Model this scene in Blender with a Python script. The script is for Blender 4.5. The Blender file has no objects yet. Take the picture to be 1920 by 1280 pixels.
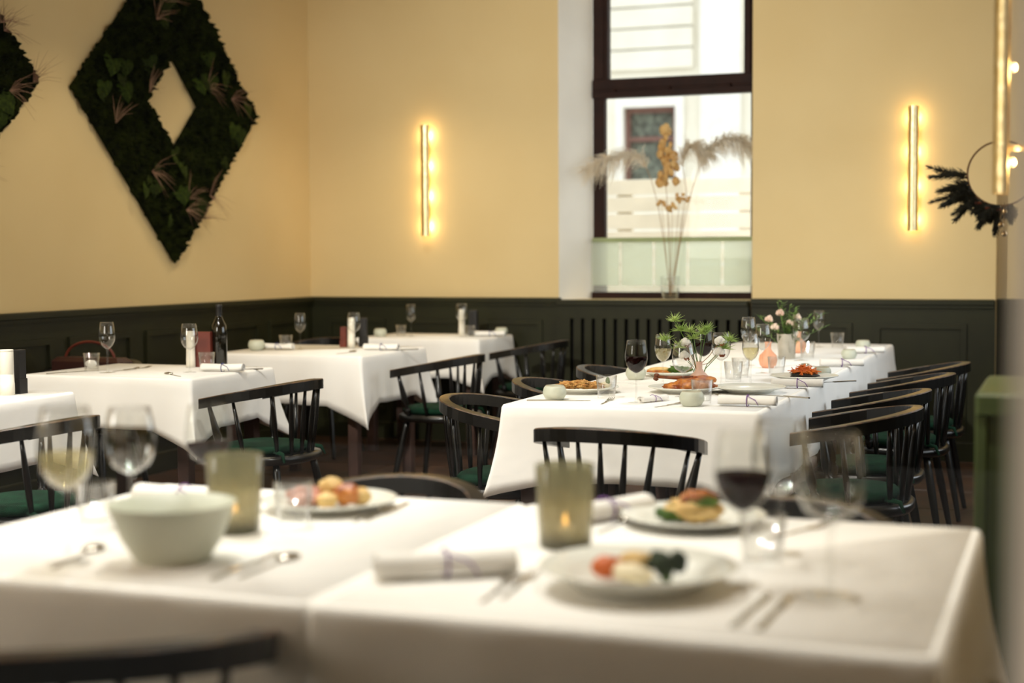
import bpy, math, random
from mathutils import Vector, Matrix, noise
R = random.Random(7)
PI = math.pi
sc = bpy.context.scene
col = sc.collection

# ------------------------------------------------------------------ camera
F_PX, PITCH, ROLL, YAW, EYE = 2799.39, 0.05605, -0.00548, 0.35684, 1.2689
cy, sy, cp, sp = math.cos(YAW), math.sin(YAW), math.cos(PITCH), math.sin(PITCH)
right0, up0 = Vector((cy, sy, 0)), Vector((-sy*sp, cy*sp, cp))
FWD = Vector((-sy*cp, cy*cp, -sp))
RGT = right0*math.cos(ROLL) + up0*math.sin(ROLL)
UPV = -right0*math.sin(ROLL) + up0*math.cos(ROLL)
cam = bpy.data.cameras.new('camera')
cam_o = bpy.data.objects.new('camera', cam); col.objects.link(cam_o)
mw = Matrix((RGT, UPV, -FWD)).transposed().to_4x4(); mw.translation = (0, 0, EYE)
cam_o.matrix_world = mw
cam.sensor_width = 36; cam.lens = 36*F_PX/1920
cam.dof.use_dof = True; cam.dof.focus_distance = 5.7; cam.dof.aperture_fstop = 1.8
cam.clip_start = 0.02; cam.clip_end = 200
sc.camera = cam_o

# ------------------------------------------------------------------ world, exposure, daylight
world = bpy.data.worlds.new('world'); sc.world = world; world.use_nodes = True
bg = world.node_tree.nodes['Background']
bg.inputs[0].default_value = (0.93, 0.97, 1.0, 1); bg.inputs[1].default_value = 2.2
sc.view_settings.view_transform = 'Standard'; sc.view_settings.look = 'None'
sc.view_settings.gamma = 1; sc.view_settings.use_curve_mapping = False
sc.view_settings.exposure = 0.0
sc.cycles.transparent_max_bounces = 28
sc.cycles.max_bounces = 7
sc.cycles.adaptive_threshold = 0.02
sc.cycles.sample_clamp_indirect = 4.0

def area(name, loc, direction, sx, sz, power, color):
    l = bpy.data.lights.new(name, 'AREA'); l.shape = 'RECTANGLE'; l.size = sx; l.size_y = sz
    l.energy = power; l.color = color
    o = bpy.data.objects.new(name, l); col.objects.link(o); o.location = loc
    o.rotation_euler = Vector(direction).to_track_quat('-Z', 'Y').to_euler()
    return o
# daylight standing in the street windows of the front wall (left of the camera) and of the right wall
area('daylight_front_window', (-4.0, 1.0, 2.0), (0, 1, 0), 1.1, 1.5, 62, (1.0, 0.95, 0.86))
area('daylight_side_window', (0.86, 6.8, 1.75), (-1, 0, 0), 3.0, 1.4, 22, (0.80, 0.90, 1.0))

# ------------------------------------------------------------------ materials
MATS = {}
def lin(r, g, b):
    f = lambda c: ((c/255+0.055)/1.055)**2.4 if c > 10 else c/255/12.92
    return (f(r), f(g), f(b), 1)
def mat(name, c, rough=0.5, metal=0.0, spec=0.5, c2=None, scale=8.0, bump=0.0, bscale=60.0, trans=0.0, emit=None, estr=0.0, detail=4, dist=0.01, sheen=0.0, rnd=0.0):
    m = bpy.data.materials.new(name); m.use_nodes = True
    nt = m.node_tree; N, L = nt.nodes, nt.links
    b = N['Principled BSDF']
    b.inputs['Roughness'].default_value = rough; b.inputs['Metallic'].default_value = metal
    b.inputs['Specular IOR Level'].default_value = spec
    if sheen: b.inputs['Sheen Weight'].default_value = sheen
    tc = N.new('ShaderNodeTexCoord')
    base = None
    if c2 is None: c2 = tuple(min(1, x*0.88) for x in c[:3]) + (1,)
    no = N.new('ShaderNodeTexNoise'); no.inputs['Scale'].default_value = scale; no.inputs['Detail'].default_value = detail
    L.new(tc.outputs['Object'], no.inputs['Vector'])
    cr = N.new('ShaderNodeValToRGB'); cr.color_ramp.elements[0].position = .35; cr.color_ramp.elements[1].position = .68
    cr.color_ramp.elements[0].color = c2; cr.color_ramp.elements[1].color = c
    L.new(no.outputs['Fac'], cr.inputs['Fac'])
    out = cr.outputs['Color']
    if rnd:
        oi = N.new('ShaderNodeObjectInfo'); mr = N.new('ShaderNodeMapRange')
        mr.inputs['To Min'].default_value = 1-rnd; mr.inputs['To Max'].default_value = 1+rnd
        L.new(oi.outputs['Random'], mr.inputs['Value'])
        hs = N.new('ShaderNodeHueSaturation'); L.new(mr.outputs['Result'], hs.inputs['Value']); L.new(out, hs.inputs['Color']); out = hs.outputs['Color']
    L.new(out, b.inputs['Base Color'])
    if bump:
        n2 = N.new('ShaderNodeTexNoise'); n2.inputs['Scale'].default_value = bscale; n2.inputs['Detail'].default_value = 3
        L.new(tc.outputs['Object'], n2.inputs['Vector'])
        bp = N.new('ShaderNodeBump'); bp.inputs['Strength'].default_value = bump; bp.inputs['Distance'].default_value = dist
        L.new(n2.outputs['Fac'], bp.inputs['Height']); L.new(bp.outputs['Normal'], b.inputs['Normal'])
    if emit:
        b.inputs['Emission Color'].default_value = emit; b.inputs['Emission Strength'].default_value = estr
    if trans:
        tr = N.new('ShaderNodeBsdfTranslucent'); L.new(out, tr.inputs['Color'])
        mx = N.new('ShaderNodeMixShader'); mx.inputs[0].default_value = trans
        L.new(b.outputs[0], mx.inputs[1]); L.new(tr.outputs[0], mx.inputs[2])
        L.new(mx.outputs[0], N['Material Output'].inputs['Surface'])
    MATS[name] = m
    return m
def clear(name, tint, ior=1.5, gloss=1.0, power=5.0, rough=0.0, body=None, bodyfac=0.0, noisy=0.0):
    """thin clear material: tinted see-through + fresnel reflection (+ a diffuse body for frosted or coloured glass)"""
    m = bpy.data.materials.new(name); m.use_nodes = True
    nt = m.node_tree; N, L = nt.nodes, nt.links
    for n in list(N):
        if n.type == 'BSDF_PRINCIPLED': N.remove(n)
    t = N.new('ShaderNodeBsdfTransparent'); t.inputs['Color'].default_value = tint
    if noisy:
        tc = N.new('ShaderNodeTexCoord'); no = N.new('ShaderNodeTexNoise'); no.inputs['Scale'].default_value = 18
        L.new(tc.outputs['Object'], no.inputs['Vector'])
        mc = N.new('ShaderNodeMix'); mc.data_type = 'RGBA'
        mc.inputs[6].default_value = tint; mc.inputs[7].default_value = tuple(x*(1-noisy) for x in tint[:3])+(1,)
        L.new(no.outputs['Fac'], mc.inputs[0]); L.new(mc.outputs[2], t.inputs['Color'])
    g = N.new('ShaderNodeBsdfGlossy'); g.inputs['Roughness'].default_value = rough
    lw = N.new('ShaderNodeLayerWeight'); lw.inputs['Blend'].default_value = .5
    pw = N.new('ShaderNodeMath'); pw.operation = 'POWER'; pw.inputs[1].default_value = power; L.new(lw.outputs['Facing'], pw.inputs[0])
    f0 = ((ior-1)/(ior+1))**2
    fr = N.new('ShaderNodeMath'); fr.operation = 'MULTIPLY_ADD'; fr.inputs[1].default_value = 1-f0; fr.inputs[2].default_value = f0
    L.new(pw.outputs[0], fr.inputs[0])
    last = t.outputs[0]
    if body:
        d = N.new('ShaderNodeBsdfDiffuse'); d.inputs['Color'].default_value = body
        tl = N.new('ShaderNodeBsdfTranslucent'); tl.inputs['Color'].default_value = body
        ad = N.new('ShaderNodeMixShader'); ad.inputs[0].default_value = 0.55
        L.new(d.outputs[0], ad.inputs[1]); L.new(tl.outputs[0], ad.inputs[2])
        mb = N.new('ShaderNodeMixShader'); mb.inputs[0].default_value = bodyfac
        L.new(last, mb.inputs[1]); L.new(ad.outputs[0], mb.inputs[2]); last = mb.outputs[0]
    mm = N.new('ShaderNodeMath'); mm.operation = 'MULTIPLY'; mm.inputs[1].default_value = gloss; mm.use_clamp = True
    L.new(fr.outputs[0], mm.inputs[0])
    mx = N.new('ShaderNodeMixShader'); L.new(mm.outputs[0], mx.inputs[0]); L.new(last, mx.inputs[1]); L.new(g.outputs[0], mx.inputs[2])
    L.new(mx.outputs[0], N['Material Output'].inputs['Surface'])
    MATS[name] = m
    return m
mat('plaster', lin(224, 200, 148), .85, c2=lin(220, 195, 142), scale=1.6, bump=.05, bscale=90)
mat('plaster_reveal', lin(240, 236, 226), .85, scale=2)
mat('plaster_jamb', lin(246, 224, 196), .9, scale=3)
mat('ceiling_paint', lin(158, 136, 98), .9, scale=2)
mat('green_paint', lin(38, 39, 17), .5, spec=.25, c2=lin(33, 33, 15), scale=5, bump=.04, bscale=120)
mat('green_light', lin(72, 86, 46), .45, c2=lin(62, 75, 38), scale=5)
mat('grille_dark', lin(10, 9, 7), .9)
mat('floor_tile', lin(84, 58, 40), .38, c2=lin(56, 37, 25), scale=5, bump=.08, bscale=25, rnd=.35)
mat('grout', lin(46, 36, 28), .9)
mat('window_brown', lin(44, 22, 13), .6, spec=.15, c2=lin(32, 15, 9), scale=6)
mat('facade', lin(236, 232, 218), .9, c2=lin(222, 216, 200), scale=1.2, bump=.3, bscale=7, dist=.03)
mat('facade_dark', lin(120, 84, 74), .6)
mat('facade_trim', lin(240, 238, 230), .8)
mat('curtain', lin(120, 126, 112), .8, c2=lin(70, 72, 64), scale=14)
mat('opposite', lin(52, 46, 38), .9, c2=lin(38, 34, 29), scale=1)
mat('street', lin(200, 194, 184), .9, scale=3)
mat('slat_white', lin(238, 230, 212), .6, scale=4)
mat('sage_rail', lin(188, 198, 152), .5, trans=.5)

mat('cloth', lin(250, 248, 243), .85, c2=lin(247, 244, 238), scale=6, bump=.16, bscale=7, dist=.03)
mat('napkin', lin(250, 247, 240), .85, scale=10, bump=.2, bscale=40)
mat('ribbon', lin(120, 70, 150), .6)
mat('ribbon_blue', lin(50, 60, 130), .6)
mat('chair_black', lin(15, 14, 12), .28, c2=lin(10, 9, 8), scale=20, bump=.04, bscale=80)
mat('chair_worn', lin(104, 76, 48), .5, c2=lin(30, 23, 17), scale=35)
mat('cushion', lin(18, 54, 36), .9, spec=.12, c2=lin(12, 38, 25), scale=20, bump=.12, bscale=60)
mat('table_wood', lin(80, 58, 50), .5, c2=lin(62, 44, 37), scale=12)
mat('brass', lin(238, 222, 176), .34, metal=1.0, c2=lin(224, 202, 146), scale=40, bump=.35, bscale=110, dist=.004)
mat('bulb', (1, .8, .45, 1), .4, emit=(1, .72, .36, 1), estr=5)
mat('steel', lin(196, 190, 178), .22, metal=1.0, scale=30)
mat('porcelain', lin(236, 236, 226), .25, scale=4)
mat('celadon', lin(206, 208, 190), .45, c2=lin(192, 196, 176), scale=9, bump=.05)
mat('celadon_rim', lin(176, 160, 130), .5)
mat('moss', lin(34, 40, 9), .95, spec=.05, c2=lin(12, 16, 4), scale=14, bump=.8, bscale=40, dist=.03)
mat('moss_leaf', lin(46, 60, 12), .7, spec=.08, c2=lin(24, 34, 6), scale=9, rnd=.4)
mat('grass_pink', lin(176, 140, 110), .8, c2=lin(140, 100, 80), scale=10)
mat('pampas', lin(254, 247, 232), .9, c2=lin(250, 236, 210), scale=14, trans=.28)
mat('seed_gold', lin(236, 200, 134), .7, c2=lin(214, 168, 100), scale=14, trans=.2)
mat('stem_dry', lin(166, 128, 84), .8)
mat('stem_green', lin(104, 140, 58), .6, c2=lin(70, 104, 36), scale=10)
mat('thistle', lin(206, 226, 136), .6, c2=lin(150, 184, 84), scale=20, trans=.2)
mat('leaf', lin(124, 150, 76), .6, c2=lin(78, 108, 44), scale=12, trans=.2, rnd=.3)
mat('cotton', lin(254, 251, 244), .9, scale=10)
mat('rose', lin(240, 222, 204), .7, c2=lin(226, 190, 168), scale=12, trans=.2)
mat('peach', lin(240, 178, 142), .45, c2=lin(230, 160, 122), scale=6)
mat('peach_pale', lin(255, 226, 208), .4, c2=lin(252, 212, 190), scale=6, trans=.25)
mat('pine', lin(36, 38, 24), .8, c2=lin(22, 24, 14), scale=16)
mat('twig', lin(120, 84, 44), .7)
mat('rust', lin(120, 52, 30), .7)
mat('bauble', lin(220, 190, 140), .15, metal=1.0)
mat('wax', lin(240, 236, 222), .5)
mat('flame', (1, .6, .2, 1), .5, emit=(1, .5, .14, 1), estr=9)
mat('mill_white', lin(244, 238, 222), .45)
mat('card_black', lin(22, 20, 20), .5)
mat('leather_red', lin(120, 48, 30), .5, c2=lin(92, 34, 22), scale=12)
mat('leather_brown', lin(60, 26, 16), .5, c2=lin(56, 24, 14), scale=12)
mat('bottle_glass', lin(18, 16, 8), .08, spec=.8)
mat('label_cream', lin(216, 206, 182), .7)
mat('breaded', lin(232, 184, 108), .75, c2=lin(192, 126, 56), scale=60, bump=1.0, bscale=140)
mat('roast', lin(222, 144, 64), .35, c2=lin(140, 62, 22), scale=34, bump=.5, bscale=60)
mat('bone', lin(150, 84, 40), .5, c2=lin(96, 46, 20), scale=30)
mat('carrot', lin(236, 128, 30), .5, c2=lin(206, 92, 16), scale=20)
mat('dark_food', lin(40, 32, 22), .6, c2=lin(24, 20, 14), scale=30)
mat('lettuce', lin(106, 140, 44), .6, c2=lin(64, 100, 26), scale=20, trans=.25)
mat('broccoli', lin(44, 62, 26), .8, c2=lin(26, 40, 16), scale=50, bump=.8, bscale=120)
mat('potato', lin(228, 196, 130), .6, c2=lin(206, 164, 90), scale=18, bump=.3)
mat('meat_pink', lin(214, 160, 140), .6, c2=lin(180, 112, 92), scale=16)
mat('sauce', lin(150, 84, 40), .3, c2=lin(110, 54, 24), scale=20)
mat('cream_food', lin(240, 226, 190), .6, scale=14, bump=.3)
clear('glass', (.988, .99, .985, 1), 1.6, 1.0, 3.2)
clear('glass_thin', (.985, .988, .98, 1), 1.5, .55, 5.0)
clear('pane', (.985, .99, .985, 1), 1.45, .25)
clear('red_wine', (.10, .012, .014, 1), 1.33, .25, body=(.04, .004, .004, 1), bodyfac=.35)
clear('white_wine', (.96, .91, .70, 1), 1.33, .8, body=(.9, .84, .62, 1), bodyfac=.25)
clear('water', (.96, .97, .97, 1), 1.33, .8)
clear('olive_glass', (.80, .79, .66, 1), 1.5, .9, 4.0, body=(.42, .41, .29, 1), bodyfac=.40, noisy=.3)
clear('olive_base', (.38, .36, .22, 1), 1.5, .9, 4.0, body=(.12, .11, .06, 1), bodyfac=.4)
clear('peach_glass', (1, .88, .80, 1), 1.5, .8, body=(.96, .74, .60, 1), bodyfac=.62)
clear('sage_bar', (.96, .97, .93, 1), 1.4, .3, body=(.95, .96, .92, 1), bodyfac=.25)
clear('sage_film', (.84, .88, .80, 1), 1.4, .4, body=(.86, .90, .80, 1), bodyfac=.6)

# ------------------------------------------------------------------ pixel -> point on a real plane
def ray(px, py):
    return FWD + RGT*((px-960)/F_PX) + UPV*(-(py-640)/F_PX)
def atz(px, py, z=.752):
    d = ray(px, py); t = (z-EYE)/d.z
    return Vector((d.x*t, d.y*t, z))
def aty(px, py, Y):
    d = ray(px, py); t = Y/d.y
    return Vector((d.x*t, Y, EYE+d.z*t))

# ------------------------------------------------------------------ mesh builder
class MB:
    def __init__(s): s.v, s.f, s.m, s.sm = [], [], [], []
    def add(s, vs, fs, mi=0, smooth=False):
        o = len(s.v); s.v += [tuple(v) for v in vs]
        for f in fs: s.f.append([i+o for i in f]); s.m.append(mi); s.sm.append(smooth)
        return s
    def box(s, x0, x1, y0, y1, z0, z1, mi=0):
        return s.add([(x0,y0,z0),(x1,y0,z0),(x1,y1,z0),(x0,y1,z0),(x0,y0,z1),(x1,y0,z1),(x1,y1,z1),(x0,y1,z1)],
                     [(0,3,2,1),(4,5,6,7),(0,1,5,4),(1,2,6,5),(2,3,7,6),(3,0,4,7)], mi)
    def bbox(s, x0, x1, y0, y1, z0, z1, b=.004, mi=0):
        """box with chamfered vertical and top edges"""
        o = [(x0+b,y0),(x1-b,y0),(x1,y0+b),(x1,y1-b),(x1-b,y1),(x0+b,y1),(x0,y1-b),(x0,y0+b)]
        i = [(x0+2*b,y0+b),(x1-2*b,y0+b),(x1-b,y0+2*b),(x1-b,y1-2*b),(x1-2*b,y1-b),(x0+2*b,y1-b),(x0+b,y1-2*b),(x0+b,y0+2*b)]
        vs = [(x,y,z0) for x,y in o]+[(x,y,z1-b) for x,y in o]+[(x,y,z1) for x,y in i]
        fs = [tuple(range(7,-1,-1)), tuple(range(16,24))]
        for k in range(8):
            j = (k+1) % 8
            fs += [(k,j,8+j,8+k),(8+k,8+j,16+j,16+k)]
        return s.add(vs, fs, mi)
    def lathe(s, prof, n=24, mi=0, c=(0,0,0), axis=None, smooth=True, cap=True):
        vs, fs = [], []
        for r, z in prof:
            for k in range(n):
                a = 2*PI*k/n; vs.append(Vector((r*math.cos(a), r*math.sin(a), z)))
        for i in range(len(prof)-1):
            for k in range(n):
                j = (k+1) % n
                fs.append((i*n+k, i*n+j, (i+1)*n+j, (i+1)*n+k))
        if cap:
            if prof[0][0] > 1e-4: fs.append(tuple(range(n-1, -1, -1)))
            if prof[-1][0] > 1e-4: fs.append(tuple(range((len(prof)-1)*n, len(prof)*n)))
        if axis is not None:
            q = Vector(axis).to_track_quat('Z', 'Y'); vs = [q @ v for v in vs]
        c = Vector(c); return s.add([v+c for v in vs], fs, mi, smooth)
    def tube(s, pts, rad, n=8, mi=0, smooth=True, cap=True, flat=1.0):
        pts = [Vector(p) for p in pts]
        if not hasattr(rad, '__len__'): rad = [rad]*len(pts)
        vs, fs = [], []
        t0 = (pts[1]-pts[0]).normalized(); u = t0.orthogonal().normalized()
        for i, p in enumerate(pts):
            t = (pts[min(i+1, len(pts)-1)]-pts[max(i-1, 0)]).normalized()
            u = (u-t*u.dot(t)); u = u.normalized() if u.length > 1e-6 else t.orthogonal().normalized()
            w = t.cross(u)
            for k in range(n):
                a = 2*PI*k/n; vs.append(p+(u*math.cos(a)+w*math.sin(a)*flat)*rad[i])
        for i in range(len(pts)-1):
            for k in range(n):
                j = (k+1) % n; fs.append((i*n+k, i*n+j, (i+1)*n+j, (i+1)*n+k))
        if cap: fs += [tuple(range(n-1, -1, -1)), tuple(range((len(pts)-1)*n, len(pts)*n))]
        return s.add(vs, fs, mi, smooth)
    def prism(s, outline, z0, z1, mi=0):
        n = len(outline)
        vs = [(x,y,z0) for x,y in outline]+[(x,y,z1) for x,y in outline]
        fs = [tuple(range(n-1,-1,-1)), tuple(range(n,2*n))]+[(k,(k+1)%n,n+(k+1)%n,n+k) for k in range(n)]
        return s.add(vs, fs, mi)
    def blob(s, c, rx, ry, rz, seed=0, amp=.18, freq=2.2, nu=14, nv=9, mi=0, rot=0.0):
        vs, fs = [], []
        cr_, sr_ = math.cos(rot), math.sin(rot)
        for i in range(nv+1):
            th = PI*i/nv
            for k in range(nu):
                a = 2*PI*k/nu
                d = Vector((math.sin(th)*math.cos(a), math.sin(th)*math.sin(a), math.cos(th)))
                e = 1+amp*noise.noise(d*freq+Vector((seed*3.1, seed*1.7, seed)))
                x, y, z = d.x*rx*e, d.y*ry*e, d.z*rz*e
                vs.append((c[0]+x*cr_-y*sr_, c[1]+x*sr_+y*cr_, c[2]+z))
        for i in range(nv):
            for k in range(nu):
                j = (k+1) % nu; fs.append((i*nu+k, (i+1)*nu+k, (i+1)*nu+j, i*nu+j))
        return s.add(vs, fs, mi, True)
    def build(s, name, mats, parent=None, loc=None, rz=None):
        me = bpy.data.meshes.new(name)
        me.from_pydata(s.v, [], s.f); me.validate(); me.update()
        if isinstance(mats, str): mats = [mats]
        for m in mats: me.materials.append(MATS[m])
        if len(me.polygons) == len(s.f):
            me.polygons.foreach_set('material_index', s.m); me.polygons.foreach_set('use_smooth', s.sm)
        o = bpy.data.objects.new(name, me); col.objects.link(o)
        if parent: o.parent = parent
        if loc is not None: o.location = loc
        if rz is not None: o.rotation_euler = (0, 0, rz)
        return o
def tag(o, label, cat=None, group=None):
    o['label'] = label
    if cat: o['category'] = cat
    if group: o['group'] = group
    return o
def structure(o): o['kind'] = 'structure'; return o
def empty(name, loc=(0,0,0), rz=0.0):
    o = bpy.data.objects.new(name, None); o.empty_display_size = .05; col.objects.link(o)
    o.location = loc; o.rotation_euler = (0, 0, rz); return o
def copy_tree(o, parent=None):
    c = o.copy(); col.objects.link(c); c.parent = parent
    for ch in list(o.children): copy_tree(ch, c)
    return c
class Proto:
    """first call hands out the source itself, later calls hand out copies"""
    def __init__(s, root): s.root, s.used = root, False
    def get(s, loc, rz=0.0, label=None, cat=None, group=None, scale=None):
        o = copy_tree(s.root) if s.used else s.root
        s.used = True
        o.location = loc; o.rotation_euler = (0, 0, rz)
        if scale: o.scale = (scale, scale, scale)
        if label: o['label'] = label
        if cat: o['category'] = cat
        if group: o['group'] = group
        return o

# ================================================================== THE SETTING
XL, YB, HW, ZC = -5.10, 9.55, .9985, 3.30
XR, YF = 0.9, 1.10
WX0, WX1 = -3.22, -1.91        # window niche at the room side
WB0, WB1 = -3.072, -1.93       # window niche at the frame
WT = 3.12

# floor: grout bed and tiles
m = MB(); m.box(XL-.2, XR+.2, .9, YB+.1, -.12, -.012); floor = structure(m.build('floor', 'grout'))
m = MB(); T_ = .60; g_ = .006
m.bbox(g_, T_-g_, g_, T_-g_, -.02, 0, .003); tile0 = m.build('floor_tile', 'floor_tile', floor)
first = True
nx = int((XR-XL)/T_)+1; ny = int((YB-YF)/T_)+1
for i in range(nx):
    for j in range(ny):
        t = tile0 if first else tile0.copy()
        if not first: col.objects.link(t)
        first = False
        t.parent = floor; t.location = (XL+i*T_ - .0, YF+j*T_, 0)
m = MB(); m.box(XL-.2, XR+.2, YF-.2, YB+.3, ZC, ZC+.15); structure(m.build('ceiling', 'ceiling_paint'))

# wall_left
m = MB(); m.box(XL-.2, XL, YF-.2, YB+.3, 0, ZC); wl = structure(m.build('wall_left', 'plaster'))
m = MB(); m.box(XL, XL+.02, YF, YB, 0, HW-.03); m.build('wainscot_board', 'green_paint', wl)
m = MB(); m.bbox(XL, XL+.055, YF, YB, HW-.032, HW, .006); m.build('cap_rail', 'green_paint', wl)
m = MB(); m.bbox(XL, XL+.038, YF, YB, HW-.055, HW-.032, .004); m.build('cap_moulding', 'green_paint', wl)
m = MB(); m.bbox(XL, XL+.04, YF, YB, 0, .12, .006); m.build('baseboard', 'green_paint', wl)
def frame_x(x, y0, y1, z0, z1, w=.032, d=.016):
    m = MB()
    for (a, b, c_, e) in ((y0, y1, z1-w, z1), (y0, y1, z0, z0+w), (y0, y0+w, z0+w, z1-w), (y1-w, y1, z0+w, z1-w)):
        m.box(x, x+d, a, b, c_, e)
    return m
for k in range(-4, 4):
    y0 = 6.732+k*.722; y1 = min(y0+.582, YB-.10)
    frame_x(XL+.02, y0, y1, .20, .853).build('panel_moulding', 'green_paint', wl)

# wall_back with the splayed window niche
m = MB()
m.box(XL-.2, WX0, YB, YB+.36, 0, ZC)
m.box(WX1, -.415, YB, YB+.36, 0, ZC)
m.box(-.415, XR+.2, YB+.16, YB+.36, 0, ZC)
m.box(WX0, WX1, YB, YB+.36, WT, ZC)
m.box(WX0, WX1, YB+.02, YB+.36, 0, .985)
wb = structure(m.build('wall_back', 'plaster'))
m = MB()
m.add([(WX0,YB+.001,.985),(WB0,YB+.30,.985),(WB0,YB+.30,WT),(WX0,YB+.001,WT),(WX0-.01,YB+.30,.985),(WX0-.01,YB+.30,WT)], [(0,1,2,3),(1,4,5,2),(0,4,1),(3,2,5)])
m.add([(WX1,YB+.001,.985),(WB1,YB+.30,.985),(WB1,YB+.30,WT),(WX1,YB+.001,WT),(WX1+.01,YB+.30,.985),(WX1+.01,YB+.30,WT)], [(3,2,1,0),(2,5,4,1),(0,1,4),(3,5,2)])
m.build('window_reveal', 'plaster_reveal', wb)
def wains_back(x0, x1, y=YB, panels=()):
    m = MB(); m.box(x0, x1, y-.02, y, 0, HW-.03); m.build('wainscot_board', 'green_paint', wb)
    m = MB(); m.bbox(x0, x1, y-.055, y, HW-.032, HW, .006); m.build('cap_rail', 'green_paint', wb)
    m = MB(); m.bbox(x0, x1, y-.038, y, HW-.055, HW-.032, .004); m.build('cap_moulding', 'green_paint', wb)
    m = MB(); m.bbox(x0, x1, y-.04, y, 0, .12, .006); m.build('baseboard', 'green_paint', wb)
    for a, b in panels:
        m = MB(); w = .032; z0, z1, d = .20, .848, .016
        for (p, q, c_, e) in ((a, b, z1-w, z1), (a, b, z0, z0+w), (a, a+w, z0+w, z1-w), (b-w, b, z0+w, z1-w)):
            m.box(p, q, y-.02-d, y-.02, c_, e)
        m.build('panel_moulding', 'green_paint', wb)
wains_back(XL+.02, WX0+.02, YB, ((-4.95, -4.50), (-4.36, -3.90), (-3.76, -3.33)))
wains_back(WX1, -.415, YB, ((-1.80, -1.27), (-1.13, -.58)))
wains_back(-.415, XR, YB+.16, ((-.30, .2),))

# radiator cover under the window
rc = empty('radiator_cover', (-2.565, 9.53, 0))
tag(rc, 'dark green slatted wooden radiator cover below the tall window', 'radiator cover')
hw = .645
m = MB(); m.bbox(-hw, hw, -.075, .03, .952, .986, .006); m.build('top_board', 'green_paint', rc)
m = MB(); m.box(-hw, hw, -.055, -.03, .862, .952); m.build('top_rail', 'green_paint', rc)
m = MB(); m.box(-hw, hw, -.055, -.03, .0, .16); m.build('bottom_rail', 'green_paint', rc)
m = MB(); m.box(-hw, hw, .01, .022, .10, .95); m.build('back_panel', 'grille_dark', rc)
pitch = .0755; x = -hw
edges = [-.541+k*pitch for k in range(16)]
prev = -hw
for e in edges+[hw+.026]:
    m = MB(); m.box(prev, e-.013 if e < hw else hw, -.053, -.032, .16, .862); m.build('slat', 'green_paint', rc); prev = e+.013

# the tall back window: window_1
w1 = empty('window_1', (0, 0, 0)); structure(w1)
fy0, fy1 = YB+.30, YB+.37
def wbox(name, x0, x1, z0, z1, mt='window_brown', y0=fy0, y1=fy1, par=w1):
    m = MB(); m.bbox(x0, x1, y0, y1, z0, z1, .005) if mt != 'pane' else m.box(x0, x1, y0, y1, z0, z1); return m.build(name, mt, par)
wbox('stile', WB0, -2.990, .985, WT); wbox('stile', -1.981, WB1+.03, .985, WT)
wbox('bottom_rail', WB0, WB1, .987, 1.028); wbox('transom', WB0, WB1, 2.352, 2.478, y0=fy0-.02)
wbox('transom_bead', WB0+.02, WB1-.02, 2.395, 2.410, y0=fy0-.034, y1=fy0-.018)
wbox('sash_stile', -2.990, -2.963, 2.478, WT, y0=fy0-.008); wbox('sash_stile', -2.027, -1.981, 2.478, WT, y0=fy0-.008)
wbox('pane', -2.992, -1.980, 1.02, 2.36, 'pane', fy0+.03, fy0+.034); wbox('pane', -2.965, -2.025, 2.47, WT, 'pane', fy0+.03, fy0+.034)
for px in (-2.90, -2.52, -2.11):
    m = MB(); m.lathe([(.012, 0), (.012, .012), (.006, .016), (.006, .03)], 12, c=(px, fy0-.034, 2.402), axis=(0, -1, 0)); m.build('latch', 'window_brown', w1)

# sage privacy screen standing on the sill
ps = empty('privacy_screen', (-2.50, YB+.255, .986))
tag(ps, 'low frosted sage green glass screen across the foot of the tall window', 'screen')
xe = [-.565, -.365, -.130, .105, .340, .575]
for k in range(5):
    m = MB(); m.box(xe[k]+(.013 if k else 0), xe[k+1]-(.013 if k < 4 else 0), 0, .008, .090, .385); m.build('glass_panel', 'sage_film', ps)
m = MB(); m.bbox(-.565, .575, -.004, .016, .385, .415, .003); m.build('top_rail', 'sage_rail', ps)
m = MB(); m.bbox(-.565, .575, -.001, .009, .045, .090, .001); m.build('bottom_bar', 'sage_bar', ps)
for k in range(4):
    bx = -.365+k*.235
    m = MB(); m.bbox(bx-.013, bx+.013, -.001, .009, .090, .385, .001); m.build('upright_bar', 'sage_bar', ps)
m = MB(); m.bbox(-.57, .58, -.006, .022, .0, .045, .003); m.build('foot_rail', 'window_brown', ps)

# wall_right, its pier, wall_front with the shop window the photograph is taken through
m = MB(); m.box(XR, XR+.2, YF-.2, 5.3, 0, ZC); m.box(XR, XR+.2, 8.3, YB+.3, 0, ZC); m.box(XR, XR+.2, 5.3, 8.3, 0, 1.05); m.box(XR, XR+.2, 5.3, 8.3, 2.45, ZC)
wr = structure(m.build('wall_right', 'plaster'))
m = MB(); m.box(XR-.02, XR, YF+.04, YB, 0, HW-.03); m.build('wainscot_board', 'green_paint', wr)
m = MB(); m.bbox(XR-.055, XR, YF+.04, YB, HW-.032, HW, .006); m.build('cap_rail', 'green_paint', wr)
m = MB(); m.box(-.085, XR, 3.43, 3.80, 0, ZC); wp = structure(m.build('wall_pier', 'plaster'))
m = MB(); m.box(-.163, XR, 3.385, 3.845, 0, .935); m.build('wainscot_board', 'green_light', wp)
m = MB(); m.bbox(-.186, XR, 3.36, 3.87, .925, .972, .008); m.build('cap_rail', 'green_light', wp)
m = MB(); m.bbox(-.186, -.160, 3.37, 3.86, 0, .925, .004); m.build('corner_board', 'green_light', wp)
m = MB()
m.box(-.030, XR+.2, YF-.14, YF, 0, ZC); m.box(-1.30, -.030, YF-.14, YF, 0, .80); m.box(-1.30, -.030, YF-.14, YF, 2.75, ZC)
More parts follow.
